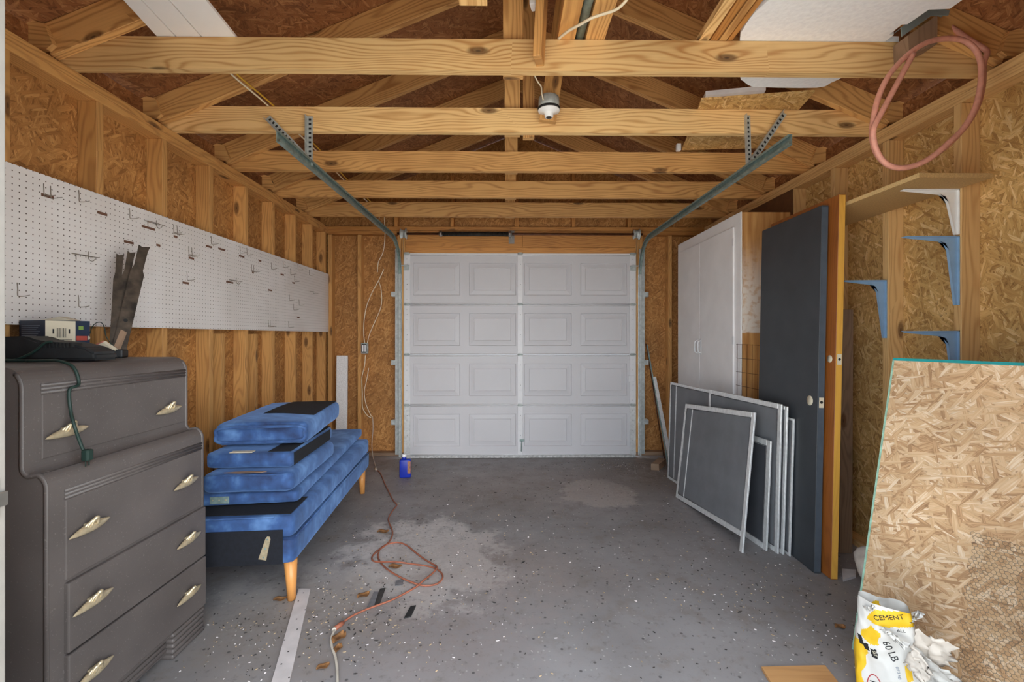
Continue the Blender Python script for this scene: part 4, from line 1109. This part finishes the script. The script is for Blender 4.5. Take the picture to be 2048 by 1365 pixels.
YEL = [[(-.10, .29), (-.09, .335), (.02, .36), (.03, .31), (-.05, .285)], [(-.118, .245), (-.095, .275), (-.07, .26), (-.068, .215), (-.095, .205), (-.115, .225)],
       [(-.16, .20), (-.118, .205), (-.098, .17), (-.115, .10), (-.112, .0), (-.16, .0)], [(.005, .18), (.022, .178), (.018, .13), (.004, .115), (-.004, .12)],
       [(.01, .085), (.035, .088), (.04, .0), (.012, .0)], [(.10, .10), (.16, .10), (.16, .04), (.12, .07)]]
DRK = [[(-.13, .222), (-.118, .222), (-.11, .195), (-.122, .19)], [(-.115, .20), (-.10, .205), (-.096, .18), (-.108, .178)], [(-.094, .19), (-.076, .196), (-.074, .165), (-.09, .162)]]
for f in b.bm.faces:
    c = f.calc_center_median(); w_ = .004 * sin(c.z * 90)
    f.material_index = 0
    if c.y > -.01 and any(inpoly(c.x + w_, c.z, P) for P in YEL): f.material_index = 1
    if c.y > -.01 and any(inpoly(c.x, c.z, P) for P in DRK): f.material_index = 2
from mathutils.bvhtree import BVHTree
bag_tree = BVHTree.FromBMesh(b.bm)
bmesh.ops.transform(b.bm, matrix=BM_, verts=b.bm.verts[:])
b.build('paper_body', ['paper_white', 'print_yellow', 'print_dark'], t, recalc=True)
# torn flaps
rnd = random.Random(4)
def flap(o0, d, side, L, W, curl, seed):
    b = MB()
    def fn(u, v):
        e = 1 + .35 * noise.noise(Vector((u * 7, seed, 0))) if v > .85 else 1
        p = Vector(o0) + Vector((.0, .028, 0)) + Vector(side) * (u - .5) * W * (1 - .3 * v) + Vector(d) * v * L * .8 * e
        p += Vector((0, 0, curl * v * v)) + Vector((noise.noise(Vector((u * 5, v * 5, seed))), noise.noise(Vector((u * 5, v * 5, seed + 9))), noise.noise(Vector((u * 5, v * 5, seed + 17))))) * .016
        return BM_ @ p
    b.grid(fn, 14, 10); o = b.build('torn_flap', 'paper_inner' if seed in (1, 3) else 'paper_white', t)
    m = o.modifiers.new('t', 'SOLIDIFY'); m.thickness = .0008
flap((.022, .02, .25), (.85, .3, .15), (0, .4, .9), .13, .15, .0, 1)
flap((.035, .02, .19), (.95, .25, -.1), (0, .4, .9), .12, .10, -.01, 2)
flap((.005, .035, .22), (.75, .5, -.4), (.3, .2, .9), .08, .09, -.02, 3)
flap((.0, -.01, .315), (.7, .1, .6), (.2, .9, .1), .07, .07, .0, 4)
flap((.07, .05, .13), (.8, .35, .1), (.3, -.2, .9), .09, .06, .015, 5)
flap((-.085, .02, .32), (-.4, .3, .6), (.8, .2, .3), .04, .05, .0, 6)
flap((-.06, .055, .29), (.75, .1, -.45), (.3, .1, .5), .09, .03, .0, 7)
def on_bag(x, z, h=.0008):
    r = bag_tree.ray_cast(Vector((x, .5, z)), Vector((0, -1, 0)))
    return Vector((x, (r[0].y if r[0] else .05) + h, z))
def btext(s, size, x, z, rotd, mat, ex=.0004):
    m = Matrix.Translation((x, 0, z)) @ Matrix.Rotation(pi / 2, 4, 'X') @ Matrix.Rotation(rotd, 4, 'Z')
    o = text_mesh(s, size, 'printed_text', mat, t, m, ex)
    for v in o.data.vertices: v.co = BM_ @ on_bag(v.co.x, v.co.z, .0010 - v.co.y)
btext('60 LB', .030, -.040, .205, R(-66), 'print_dark')
btext('(27.2 kg)', .010, -.018, .14, R(-76), 'print_grey')
btext('Rapid', .024, -.082, .055, R(-76), 'print_dark')
btext('CEMENT', .022, -.045, .322, R(20), 'print_dark')
btext('ALL', .014, -.012, .285, R(12), 'print_dark')
btext('SET', .012, -.082, .18, R(-70), 'box_label')
btext('Rapid', .042, .066, .045, R(-80), 'print_dark')
b = MB()
pts = [BM_ @ on_bag(-.082 + .02 * cos(a), .06 + .042 * sin(a)) for a in [.6 + i * 2 * pi / 30 for i in range(22)]]
b.tube(pts, .0016, 5); b.build('red_swoosh', 'print_red', t); b = MB()
pts = [BM_ @ on_bag(.118 + .016 * cos(a), .045 + .04 * sin(a)) for a in [.8 + i * 2 * pi / 30 for i in range(20)]]
b.tube(pts, .002, 5); b.build('red_swoosh', 'print_red', t)

# ------------------------------------------------------------------ floor things
def floor_poly(name, pts, h, mat, label, cat, z=.001, grain=None):
    P = [at_z(px, py, z + h) for px, py in pts]
    c = sum((Vector((p.x, p.y, 0)) for p in P), Vector()) / len(P)
    b = MB(); b.prism([(p.x, p.y) for p in P], 'z', z, z + h); bmesh.ops.recalc_face_normals(b.bm, faces=b.bm.faces[:])
    o = b.build(name, mat, None, grain, (c.x, c.y, 0)); o.location = (c.x, c.y, 0)
    return tag(o, label, cat), P
o, P = floor_poly('white_batten', [(597, 1178), (621, 1178), (577, 1372), (541, 1372)], .010, 'strip_white', 'long white painted batten with nail holes lying flat on the floor', 'batten', grain='y')
a = (P[0] + P[1]) / 2; c = (P[2] + P[3]) / 2
b = MB()
for i in range(9):
    q = a.lerp(c, .06 + i * .11); q = q + Vector((.014 * (-1) ** i * (i % 3), 0, 0)); b.cyl((q.x - o.location.x, q.y - o.location.y, .0105), (q.x - o.location.x, q.y - o.location.y, .0116), .0035, n=8)
b.build('nail_holes', 'chip_dark', o)
floor_poly('plywood_offcut', [(1523, 1334), (1650, 1331), (1720, 1420), (1575, 1420)], .012, 'ply', 'brown plywood offcut lying flat on the floor in front of the bags', 'board')
floor_poly('grey_strip', [(748, 1184), (757, 1184), (748, 1213), (733, 1217)], .004, 'chip_grey', 'short pale grey strip under the orange cord', 'strip')
floor_poly('dark_strip', [(760, 1178), (771, 1176), (760, 1206), (749, 1211)], .004, 'chip_dark', 'short dark grey strip touching the pale one under the cord', 'strip')
floor_poly('dark_clip', [(821, 1213), (832, 1211), (822, 1233), (808, 1236)], .005, 'rubber', 'small black plastic clip lying beyond the cord coil', 'clip')
floor_poly('grey_tag', [(792, 1162), (808, 1158), (805, 1170), (790, 1172)], .003, 'chip_grey', 'small grey scrap inside the coil of orange cord', 'scrap')
def leaf(px, py, s, a, lab):
    p = at_z(px, py, .004); b = MB()
    def fn(u, v):
        w_ = (v - .5) * .7 * sin(pi * (u * .94 + .03)) ** .7
        return Vector(((u - .5) * s, w_ * s, .004 + .25 * s * (abs(v - .5) ** 1.4) + .06 * s * sin(u * 7)))
    b.grid(fn, 12, 7); o = b.build('dry_leaf', 'leaf'); o.location = (p.x, p.y, .001); o.rotation_euler = (0, 0, a)
    m = o.modifiers.new('t', 'SOLIDIFY'); m.thickness = .0006
    tag(o, lab, 'leaf', 'dry leaves on the floor')
leaf(678, 1277, .075, 1.3, 'orange-brown dry leaf beside the white end of the cord')
leaf(676, 1298, .05, 1.6, 'paler dry leaf just in front of the orange-brown one')
leaf(766, 1065, .075, .2, 'tan dry leaf left of the cord before its coil')
leaf(790, 1135, .07, .1, 'orange dry leaf lying inside the cord coil')
leaf(727, 1192, .065, .8, 'curled dry leaf beside the two grey strips')
leaf(560, 1200, .06, .3, 'brown dry leaf at the near wooden sofa leg')
leaf(646, 1335, .05, .7, 'small dry leaf between batten and cord end')
leaf(1680, 1255, .05, .2, 'dark dry leaf near the OSB sheet edge')
# extension cord
def z3(x, y): return (400 + x / 2.935, 900 + y / 2.935)
cp = [(1035, 118), (1060, 140), (1085, 200), (1110, 250), (1135, 300), (1155, 325), (1130, 360), (1107, 400), (1110, 430), (1130, 480), (1120, 525), (1085, 565), (1040, 595), (1010, 630), (1020, 655), (1080, 668), (1150, 668), (1250, 672), (1340, 685), (1395, 705), (1425, 740), (1410, 775), (1370, 795), (1300, 797), (1220, 780), (1150, 745), (1090, 705), (1055, 655), (1045, 620), (1060, 580), (1100, 555), (1160, 545), (1210, 560), (1260, 600), (1320, 645), (1380, 680), (1390, 705), (1360, 740), (1310, 780), (1270, 805), (1200, 845), (1120, 885), (1040, 915), (960, 945), (880, 985), (822, 1030)]
P = []
for i, q in enumerate(cp):
    p = at_z(*z3(*q), .006); p.z = .0062 + (.009 if i in (15, 16, 24, 25, 26, 36, 37, 38) else 0); P.append(p)
t = thing('extension_cord', 'orange-brown extension cord looped on the floor beside the sofa base', 'extension cord', (P[20].x, P[20].y, 0)); off = (P[20].x, P[20].y, 0)
b = MB(); b.tube(smooth_path(P, 4), .0046, 7); b.build('cable', 'orange_cord', t, None, off)
d = (P[-1] - P[-2]).normalized()
b = MB(); b.tube([P[-1] - d * .02, P[-1] - d * .005, P[-1] + d * .03], [.008, .011, .010], 10); b.build('socket_end', 'orange_cord', t, None, off)
d0 = (P[0] - P[1]).normalized()
b = MB(); b.tube([P[0] - d0 * .01, P[0] + d0 * .04], [.009, .012], 10); b.build('plug_end', 'pale_cord', t, None, off)
Q = [P[-1] + d * .034]
for q in ((785, 1070), (770, 1110), (775, 1160), (795, 1220), (805, 1300), (806, 1420)):
    p = at_z(*z3(*q), .006); p.z = .0066; Q.append(p)
b = MB(); b.tube([Q[0], Q[0].lerp(Q[1], .3)], [.011, .008], 10); b.tube(smooth_path(Q, 5), .0052, 8)
tag(b.build('pale_cord', 'pale_cord'), 'pale grey cord plugged into the orange cord and running out of the doorway', 'cord')
# blue jug
p = at_z(809, 957, 0); jx, jy = p.x, p.y + .03
t = thing('blue_jug', 'small blue plastic jug with a white cap on the floor at the track foot', 'jug', (jx, jy, .001))
b = MB(); b.box(-.05, .052, -.032, .032, 0, .165, .012, 3, smooth=True)
b.lathe([(.02, .16), (.02, .185), (.012, .19)], 16, Matrix.Translation((-.01, 0, 0))); b.build('bottle', 'jug_blue', t)
b = MB(); b.lathe([(.02, .184), (.021, .186), (.021, .206), (.016, .21)], 16, Matrix.Translation((-.01, 0, 0))); b.build('cap', 'porcelain', t)
b = MB(); b.box(.022, .050, -.0335, -.0325, .04, .15); b.build('label', 'jug_label', t)
t.rotation_euler = (0, 0, R(8))
# offcuts, rods in the right far corner
o, P = floor_poly('timber_offcut', [(1302, 928), (1318, 929), (1332, 918), (1317, 916)], .06, 'old_wood', 'short weathered timber offcut on the floor by the right track foot', 'offcut', grain='y')
for i, (a, c, r_, m, lab, z0) in enumerate((((1292, 688), (1329, 928), .006, 'rust_bar', 'thin rusty rod leaning nearest the garage door', .07), ((1297, 722), (1334, 927), .005, 'rust_bar', 'thin rusty rod leaning beside the silver strip', .068))):
    A = at_y(*a, 4.855 - .012 * i); p = at_y(*c, 4.70 + .05 * i); z0 = .003; p.z = z0
    b = MB(); b.cyl((p.x, p.y, z0), A, r_, n=8); tag(b.build('metal_rod', m), lab, 'rod', 'rods in the corner by the garage door')
A = at_y(1297, 690, 4.83); p = at_y(1343, 912, 4.45); p.z = .004
dv = (A - p).normalized(); sdv = dv.cross(Vector((0, -1, 0))).normalized()
for i, (sh, lab) in enumerate(((0, 'wider bright silver metal strip leaning in the corner by the garage door'), (-.03, 'narrow grey metal strip lying along the bright silver one'))):
    b = MB(); w_ = .018 if i == 0 else .007; nv = dv.cross(sdv)
    q0, q1 = p + sdv * sh + nv * .004 * i, A + sdv * sh * .4 + nv * .004 * i
    if i == 0: q1 = q0.lerp(q1, .72)
    vs = [b.bm.verts.new(v) for v in (q0 - sdv * w_, q0 + sdv * w_, q1 + sdv * w_ * .9, q1 - sdv * w_ * .9)]
    vs2 = [b.bm.verts.new(v.co + nv * .003) for v in vs]
    b.bm.faces.new(vs); b.bm.faces.new(vs2[::-1])
    for k in range(4): b.bm.faces.new((vs[k], vs[(k + 1) % 4], vs2[(k + 1) % 4], vs2[k]))
    bmesh.ops.recalc_face_normals(b.bm, faces=b.bm.faces[:])
    tag(b.build('metal_strip', 'alu' if i == 0 else 'galv_dark'), lab, 'metal strip')
# insulation lump and strip behind the sheet
b = MB()
def lump(u, v):
    a, c = u * 2 * pi, (v - .5) * pi
    d = Vector((cos(a) * cos(c) * .13, sin(a) * cos(c) * .15, sin(c) * .13)); return d * (1 + .35 * noise.noise(d * 9)) + Vector((0, 0, .13))
b.grid(lump, 30, 16, True, True)
for v in b.bm.verts: v.co.z = max(v.co.z, .001)
p = at_y(1712, 1095, 2.2); o = b.build('insulation_lump', 'insul'); o.location = (1.90, 2.28, .0); o.scale = (.75, .75, .8)
tag(o, 'lump of off-white insulation on the floor between brown door and OSB sheet', 'insulation')
floor_poly('white_lath', [(1684, 1138), (1712, 1140), (1712, 1152), (1686, 1160)], .012, 'strip_white', 'short white lath on the floor at the foot of the brown door', 'lath')
# litter
rnd = random.Random(5); b = MB()
def chip(x, y, s, mi):
    a = rnd.random() * 6.28; l = s * (1 + rnd.random() * 1.6); w_ = s * .45; z = .0015 + rnd.random() * .002
    b.mi = mi; dx, dy = cos(a), sin(a)
    pts = [(x - dx * l, y - dy * l), (x + dy * w_, y - dx * w_), (x + dx * l, y + dy * l), (x - dy * w_, y + dx * w_)]
    b.prism(pts, 'z', .0012, z + .002)
bpy.context.view_layer.update(); dg = bpy.context.evaluated_depsgraph_get()
def clear(x, y):
    for dx, dy in ((0, 0), (.02, 0), (-.02, 0), (0, .02), (0, -.02), (.012, .012), (-.012, .012), (.012, -.012), (-.012, -.012), (.006, 0), (-.006, 0), (0, .006), (0, -.006)):
        r_ = bpy.context.scene.ray_cast(dg, Vector((x + dx, y + dy, .22)), Vector((0, 0, -1)), distance=.2195)
        if r_[0]: return False
    return True
for i in range(2200):
    k = rnd.random()
    if k < .35: x, y = rnd.gauss(-.85, .35), rnd.gauss(2.05, .22)
    elif k < .5: x, y = rnd.gauss(-.35, .4), rnd.gauss(2.5, .4)
    elif k < .62: x, y = rnd.gauss(1.25, .25), rnd.gauss(2.15, .3)
    elif k < .72: x, y = rnd.gauss(1.15, .25), rnd.gauss(4.5, .15)
    else: x, y = rnd.uniform(-1.0, 1.5), rnd.uniform(1.65, 4.6)
    if not (-1.6 < x < 1.9 and 1.5 < y < 4.7): continue
    if not clear(x, y): continue
    q = rnd.random()
    chip(x, y, rnd.uniform(.0009, .0030) * (2.4 if q > .96 else 1), 0 if q < .26 else (1 if q < .6 else 2))
o = b.build('floor_litter', ['strip_white', 'straw', 'chip_dark']); o['kind'] = 'stuff'
tag(o, 'scattered wood chips, grit and leaf crumbs over the grey floor', 'litter')

# ------------------------------------------------------------------ wiring on the back wall
p = at_y(730, 697, 4.85)
t = thing('outlet_box', 'open metal outlet box with white receptacle on the back wall stud', 'outlet', (p.x, 4.865, p.z))
b = MB(); b.box(-.034, .034, -.045, .0, -.055, .055, .003, 1); b.build('box', 'galv', t)
b = MB(); b.box(-.026, .026, -.05, -.0455, -.046, .046, .003, 1); b.build('receptacle', 'black_metal', t)
for s in (-.011, .013):
    b = MB(); b.box(s - .007, s + .007, -.054, -.0505, -.034, .036, .002, 1); b.build('outlet_face', 'porcelain', t)
def zc(x, y): return (640 + x / 2.528, 440 + y / 2.528)
def wallcable(name, pts, r, mat, lab, Y=4.845):
    P = [at_y(*zc(*q), Y - .012 * (i % 2)) for i, q in enumerate(pts)]
    b = MB(); b.tube(smooth_path(P, 5), r, 6); return tag(b.build(name, mat), lab, 'cable', 'cables on the back wall')
wallcable('wall_cable', [(325, -20), (328, 90), (318, 165), (295, 215), (290, 265)], .0045, 'white_cable', 'white cable dropping from the attic left of the door track', 4.86)
wallcable('wall_cable', [(322, 250), (300, 300), (262, 370), (235, 440), (222, 520), (222, 590), (228, 628)], .0045, 'white_cable', 'white cable curving down into the outlet box', 4.84)
wallcable('wall_cable', [(297, 310), (310, 360), (308, 440), (275, 520), (250, 580), (238, 628)], .004, 'white_cable', 'pale cable bowing out to the right above the outlet box', 4.86)
wallcable('wall_cable', [(230, 684), (225, 740), (212, 800), (214, 880), (216, 950), (240, 990), (258, 1000)], .0045, 'white_cable', 'white cable hanging below the outlet box, bowed to the left', 4.84)
wallcable('wall_cable', [(246, 750), (236, 810), (224, 870), (232, 930), (255, 985), (266, 998)], .004, 'white_cable', 'pale cable hanging below the outlet box with a kink', 4.855)
P = [at_y(*zc(*q), 4.80) for q in ((266, 1000), (268, 1060), (262, 1130), (266, 1190))] + [at_z(*zc(278, 1240), .006), at_z(*zc(288, 1262), .006)]
b = MB(); b.tube(smooth_path(P, 5), .004, 6); tag(b.build('thin_cable', 'pale_cord'), 'thin pale cord dropping to the floor plug beside the sofa far end', 'cord')
# ------------------------------------------------------------------ attic things
ZJ = ZP + .142       # top of the bottom chords
def slab_xy(name, pts, z0, z1, mat, label, cat, grain='y', group=None):
    c = sum((Vector((p[0], p[1], 0)) for p in pts), Vector()) / len(pts)
    b = MB(); b.prism(pts, 'z', z0, z1); bmesh.ops.recalc_face_normals(b.bm, faces=b.bm.faces[:])
    o = b.build(name, mat, None, grain, (c.x, c.y, z0)); o.location = (c.x, c.y, z0)
    return tag(o, label, cat, group)
# white siding boards
for i, (pa, pb, qa, qb) in enumerate(((246, 281, 309, 345), (284, 336, 348, 396), (339, 411, 399, 466))):
    ya, yb_ = 1.36, 2.06
    L0, L1 = at_z(pa, 0, ZJ), at_z(pb, 0, ZJ); K0, K1 = at_z(qa, 68, ZJ), at_z(qb, 68, ZJ)
    def ex(P, Q, y): s = (y - P.y) / (Q.y - P.y); return (P.x + (Q.x - P.x) * s, y)
    slab_xy('siding_board', [ex(L0, K0, ya), ex(L1, K1, ya), ex(L1, K1, yb_), ex(L0, K0, yb_)], ZJ + .001 , ZJ + .013, 'white_paint',
            ('narrowest white siding board on the trusses, beside the cables', 'middle white siding board lying on the trusses', 'widest white siding board lying on the trusses, furthest from the pegboard')[i], 'siding board', 'y', 'white siding boards on the trusses')
# white rounded panel
def R2(px, py): p = at_z(px, py, ZJ); return (p.x, p.y)
cp = [R2(1538, 0), R2(1506, 30), R2(1487, 58), R2(1480, 78), R2(1480, 152), R2(1487, 163), R2(1500, 172), R2(1520, 175), R2(1634, 176), R2(1662, 166), R2(1682, 157), R2(1695, 150)]
cp = [Vector((p[0], p[1], 0)) for p in cp]
cp = smooth_path(cp, 3)
x1, y1 = 1.775, 2.06
pts = [(p.x, p.y) for p in cp] + [(1.75, 2.20), (1.753, 2.06), (1.753, 2.012), (1.69, 2.010), (1.69, 1.966), (1.668, 1.964), (1.668, 1.90), (1.69, 1.898), (1.70, 1.812), (1.78, 1.806), (1.80, 1.38), (1.08, 1.38)]
o = slab_xy('rounded_panel', pts, ZJ + .001, ZJ + .026, 'panel_white', 'white textured panel with rounded corners lying across the nearest trusses', 'panel')
# bundle of mouldings
for i, (pa, pb, h, m) in enumerate(((1401, 1422, .03, 'pine'), (1424, 1440, .02, 'header'), (1442, 1458, .035, 'pine_mid'), (1459, 1470, .02, 'header'))):
    A, B = at_z(pa, 76, ZJ), at_z(pb, 76, ZJ); ya, yb_ = 1.37, 2.07
    slab_xy('wood_moulding', [(A.x, ya), (B.x - .003, ya), (B.x - .003, yb_), (A.x, yb_)], ZJ + .001, ZJ + h, m,
            ('pale outer moulding of the bundle beside the white rounded panel', 'second moulding of the bundle, dark and flat', 'third moulding of the bundle, standing higher', 'moulding of the bundle touching the white rounded panel')[i], 'moulding', 'y', 'mouldings laid over the trusses')
# boards and pipe above the middle
for i, (pa, pb, h, m, nm, lab) in enumerate(((1116, 1150, .04, 'stud', 'loose_board', 'loose board on the trusses left of the grey pipe'), (1172, 1210, .04, 'pine_mid', 'loose_board', 'loose board on the trusses right of the grey pipe'))):
    A, B = at_z(pa, 76, ZJ), at_z(pb, 76, ZJ); ya, yb_ = 1.37, 2.07
    slab_xy(nm, [(A.x, ya), (B.x, ya), (B.x, yb_), (A.x, yb_)], ZJ + .001, ZJ + h, m, lab, 'board', 'y', 'boards laid over the trusses')
A = at_z(1161, 76, ZJ); b = MB(); b.cyl((A.x, 1.37, ZJ + .022), (A.x, 2.07, ZJ + .022), .02, n=16)
tag(b.build('grey_pipe', 'galv_dark'), 'dull grey pipe lying on the trusses between two loose boards', 'pipe')
a, c = at_y(919, 12, 1.9), at_y(975, 12, 1.9)
b = MB(); b.box(a.x, c.x, 1.37, 1.9, a.z, a.z + .09, .002, 1); o = b.build('beam_offcut', 'pine', None, 'y', (a.x, 1.9, a.z)); o.location = (a.x, 1.9, a.z)
tag(o, 'pale timber end poking out above the nearest truss, left of its post', 'timber')
a = at_y(1058, 15, 1.97)
b = MB(); b.box(0, .028, 0, .05, 0, .12, .004, 2); o = b.build('white_clip_strip', 'white_plastic'); o.location = (a.x, 1.95, a.z); o.rotation_euler = (0, 0, R(-15))
tag(o, 'small white plastic strip hanging beside the leaning brace above the nearest truss', 'plastic strip')
# OSB scraps on the second truss in view
p = [at_z(1408, 216, ZJ), at_z(1618, 184, ZJ), at_z(1560, 300, ZJ), at_z(1370, 300, ZJ)]
c4 = [(1.085, 2.52), (1.66, 2.43), (1.80, 3.16), (1.24, 3.2)]
slab_xy('osb_scrap', c4, ZJ + .001, ZJ + .013, 'osb_r', 'OSB scrap lying across two trusses behind the white rounded panel', 'OSB scrap')
slab_xy('white_trim_scrap', [(1.10, 2.50), (1.40, 2.44), (1.42, 2.52), (1.12, 2.60)], ZJ + .0145, ZJ + .04, 'strip_white', 'white painted trim scrap lying on the OSB scrap in the trusses', 'trim scrap')
a = at_y(1372, 272, 3.2)
b = MB(); b.box(0, .03, 0, .03, 0, .05, .004, 2); o = b.build('white_plastic_scrap', 'white_plastic'); o.location = (1.205, 3.20, ZP + .1425)
tag(o, 'tiny white plastic scrap at the far edge of the OSB scrap', 'scrap')
# flashed block
t = thing('flashed_block', 'weathered wood block capped with grey metal flashing in front of the nearest truss', 'block', (1.72, 1.95, 2.48))
off = (1.72, 1.95, 2.48); Yk = 1.955
a, c, d, e = at_y(1806, 78, Yk), at_y(1864, 38, Yk), at_y(1864, 95, Yk), at_y(1808, 118, Yk)
b = MB(); b.prism([(a.x, a.z), (c.x, c.z), (d.x, d.z), (e.x, e.z)], 'y', 1.93, 2.006); bmesh.ops.recalc_face_normals(b.bm, faces=b.bm.faces[:])
b.build('block', 'old_wood', t, 'z', off)
q = [at_y(px, py, 1.925) for px, py in ((1802, 55), (1862, 11), (1898, 22), (1896, 31), (1862, 32), (1803, 74))]
b = MB(); b.prism([(v.x, v.z) for v in q], 'y', 1.922, 1.927); 
q2 = [(q[0].x, q[0].z), (q[1].x, q[1].z), (q[2].x, q[2].z), (q[2].x, q[2].z - .003), (q[1].x, q[1].z - .003), (q[0].x, q[0].z - .003)]
b.prism(q2, 'y', 1.928, 1.96); bmesh.ops.recalc_face_normals(b.bm, faces=b.bm.faces[:])
b.build('metal_flashing', 'flash', t, None, off)
# hose
def z8(x, y): return (1360 + x / 2.977, y / 2.977)
hp = [(1585, 145, 1.988), (1640, 180, 1.97), (1720, 235, 1.94), (1810, 290, 1.93), (1828, 320, 1.92), (1808, 375, 1.915), (1806, 430, 1.90)]
lo = [(1800, 520, 1.88), (1775, 620, 1.86), (1730, 710, 1.85), (1660, 800, 1.845), (1570, 885, 1.84), (1480, 950, 1.84), (1390, 990, 1.835), (1300, 1002, 1.83), (1225, 975, 1.825), (1170, 910, 1.82), (1145, 820, 1.815), (1150, 720, 1.81), (1175, 600, 1.81), (1225, 480, 1.81), (1300, 380, 1.82), (1390, 300, 1.83), (1480, 250, 1.84), (1580, 230, 1.85), (1680, 238, 1.855), (1750, 285, 1.85), (1785, 350, 1.84), (1795, 430, 1.83), (1785, 540, 1.82), (1755, 650, 1.81), (1690, 760, 1.805), (1600, 850, 1.80), (1500, 935, 1.80), (1400, 985, 1.80), (1300, 1000, 1.80), (1220, 968, 1.80), (1168, 890, 1.80), (1150, 780, 1.79), (1190, 690, 1.79), (1260, 560, 1.80), (1330, 430, 1.81), (1390, 320, 1.82)]
b = MB(); b.tube(smooth_path([at_y(*z8(x, y), Y) for x, y, Y in hp + lo], 4), .0105, 10)
tag(b.build('hose', 'hose'), 'dusty pink rubber hose hanging in a big loop from the nearest truss', 'hose')
# lampholder
p = at_y(1098, 205, 2.50)
t = thing('ceiling_lampholder', 'white porcelain ceiling lampholder on a round grey junction box, without bulb', 'ceiling light', (p.x, 2.505, p.z - .02))
b = MB(); b.lathe([(.0, .052), (.048, .052), (.056, .046), (.058, .012), (.058, -.008), (.052, -.012)], 28); b.build('junction_box', 'galv', t)
b = MB(); b.lathe([(.059, -.022), (.062, -.018), (.062, -.010), (.05, -.008)], 28); b.build('gasket', 'rubber', t)
b = MB(); b.lathe([(.0, -.06), (.021, -.06), (.024, -.056), (.024, -.042), (.03, -.034), (.058, -.028), (.061, -.023), (.05, -.02)], 28); b.build('lampholder', 'porcelain', t)
b = MB(); b.lathe([(.0, -.0615), (.014, -.0615), (.016, -.0605)], 16); b.build('socket_hole', 'chip_dark', t)
b = MB(); b.box(-.02, .02, .0, .058, .01, .05, .003, 1); b.build('mounting_ear', 'galv', t)
def z5(x, y): return (880 + x / 3.103, y / 3.103)
b = MB(); b.tube(smooth_path([at_y(*z5(x, y), Y) for x, y, Y in ((575, 425, 2.40), (588, 470, 2.42), (605, 505, 2.44), (628, 540, 2.45), (632, 580, 2.445), (641, 622, 2.45))], 5), .004, 7)
tag(b.build('lamp_cable', 'white_cable'), 'thin white cable running down into the ceiling lampholder box', 'cable')
b = MB(); b.tube(smooth_path([at_y(*z5(x, y), Y) for x, y, Y in ((1185, -40, 1.70), (1140, 20, 1.72), (1080, 65, 1.75), (950, 108, 1.80), (870, 152, 1.85), (800, 190, 1.90), (735, 240, 1.985))], 5), .0058, 8)
tag(b.build('thick_cable', 'white_cable'), 'thick white cable sagging above the nearest truss, right of its posts', 'cable')
# cables along the attic
for i, (pp, m, lab) in enumerate(((((0, 0), (455, 143), (538, 213), (610, 285), (690, 357), (768, 438)), 'white_cable', 'white cable running along over the trusses on the pegboard side'), (((0, 0), (466, 143), (549, 213), (622, 285), (700, 357), (772, 438)), 'yellow_cable', 'yellow cable running along over the trusses on the pegboard side'))):
    P = []
    for k, y in enumerate((2.31, 2.60, 3.22, 3.83, 4.70)):
        pass
    ends = [at_z(pp[1][0], pp[1][1], ZJ + .006), at_z(pp[2][0], pp[2][1], ZJ + .006)]
    x0 = ends[0].x
    P = [(x0 + .05, 1.38, ZJ + .022), (x0 + .01, 2.03, ZJ + .02), (ends[0].x, 2.3, ZJ + .01), (ends[1].x, 2.635, ZJ + .006), (ends[1].x + .01, 3.25, ZJ + .006), (ends[1].x - .01, 3.86, ZJ + .006), (ends[1].x, 4.48, ZJ + .006), (ends[1].x + .01, 4.82, ZJ - .01)]
    P.append((ends[1].x + .02, 4.86, ZJ - .06) if i else (ends[1].x + .01, 4.857, ZJ - .06))
    b = MB(); b.tube(smooth_path(P, 5), .0048, 7)
    tag(b.build('attic_cable', m), lab, 'cable', 'cables over the trusses')
# ------------------------------------------------------------------ light
w = bpy.data.worlds.new('sky'); bpy.context.scene.world = w; w.use_nodes = True
w.node_tree.nodes['Background'].inputs[0].default_value = (0.80, 0.90, 1.0, 1)
w.node_tree.nodes['Background'].inputs[1].default_value = 2.0
def sun(name, d, e, angle, col):
    l = bpy.data.lights.new(name, 'SUN'); l.energy = e; l.angle = R(angle); l.color = col
    o = bpy.data.objects.new(name, l); C.objects.link(o)
    o.rotation_euler = Vector(d).to_track_quat('-Z', 'Y').to_euler(); return o
sun('wide_fill_sun', (-0.45, 1.0, -0.10), 1.45, 60, (1.0, 0.97, 0.94))  # added wide-angle fill lamp, keeps the back wall as bright as the front
sun('sun', (-0.72, 0.0, -0.69), 16.0, 1.0, (1.0, 0.95, 0.88))
sc = bpy.context.scene
sc.view_settings.view_transform = 'Standard'; sc.view_settings.look = 'None'
sc.view_settings.gamma = 1.0; sc.view_settings.use_curve_mapping = False
sc.view_settings.exposure = 1.1
sc.cycles.use_denoising = True
sc.cycles.max_bounces = 10; sc.cycles.diffuse_bounces = 6
sc.cycles.sample_clamp_indirect = 6.0
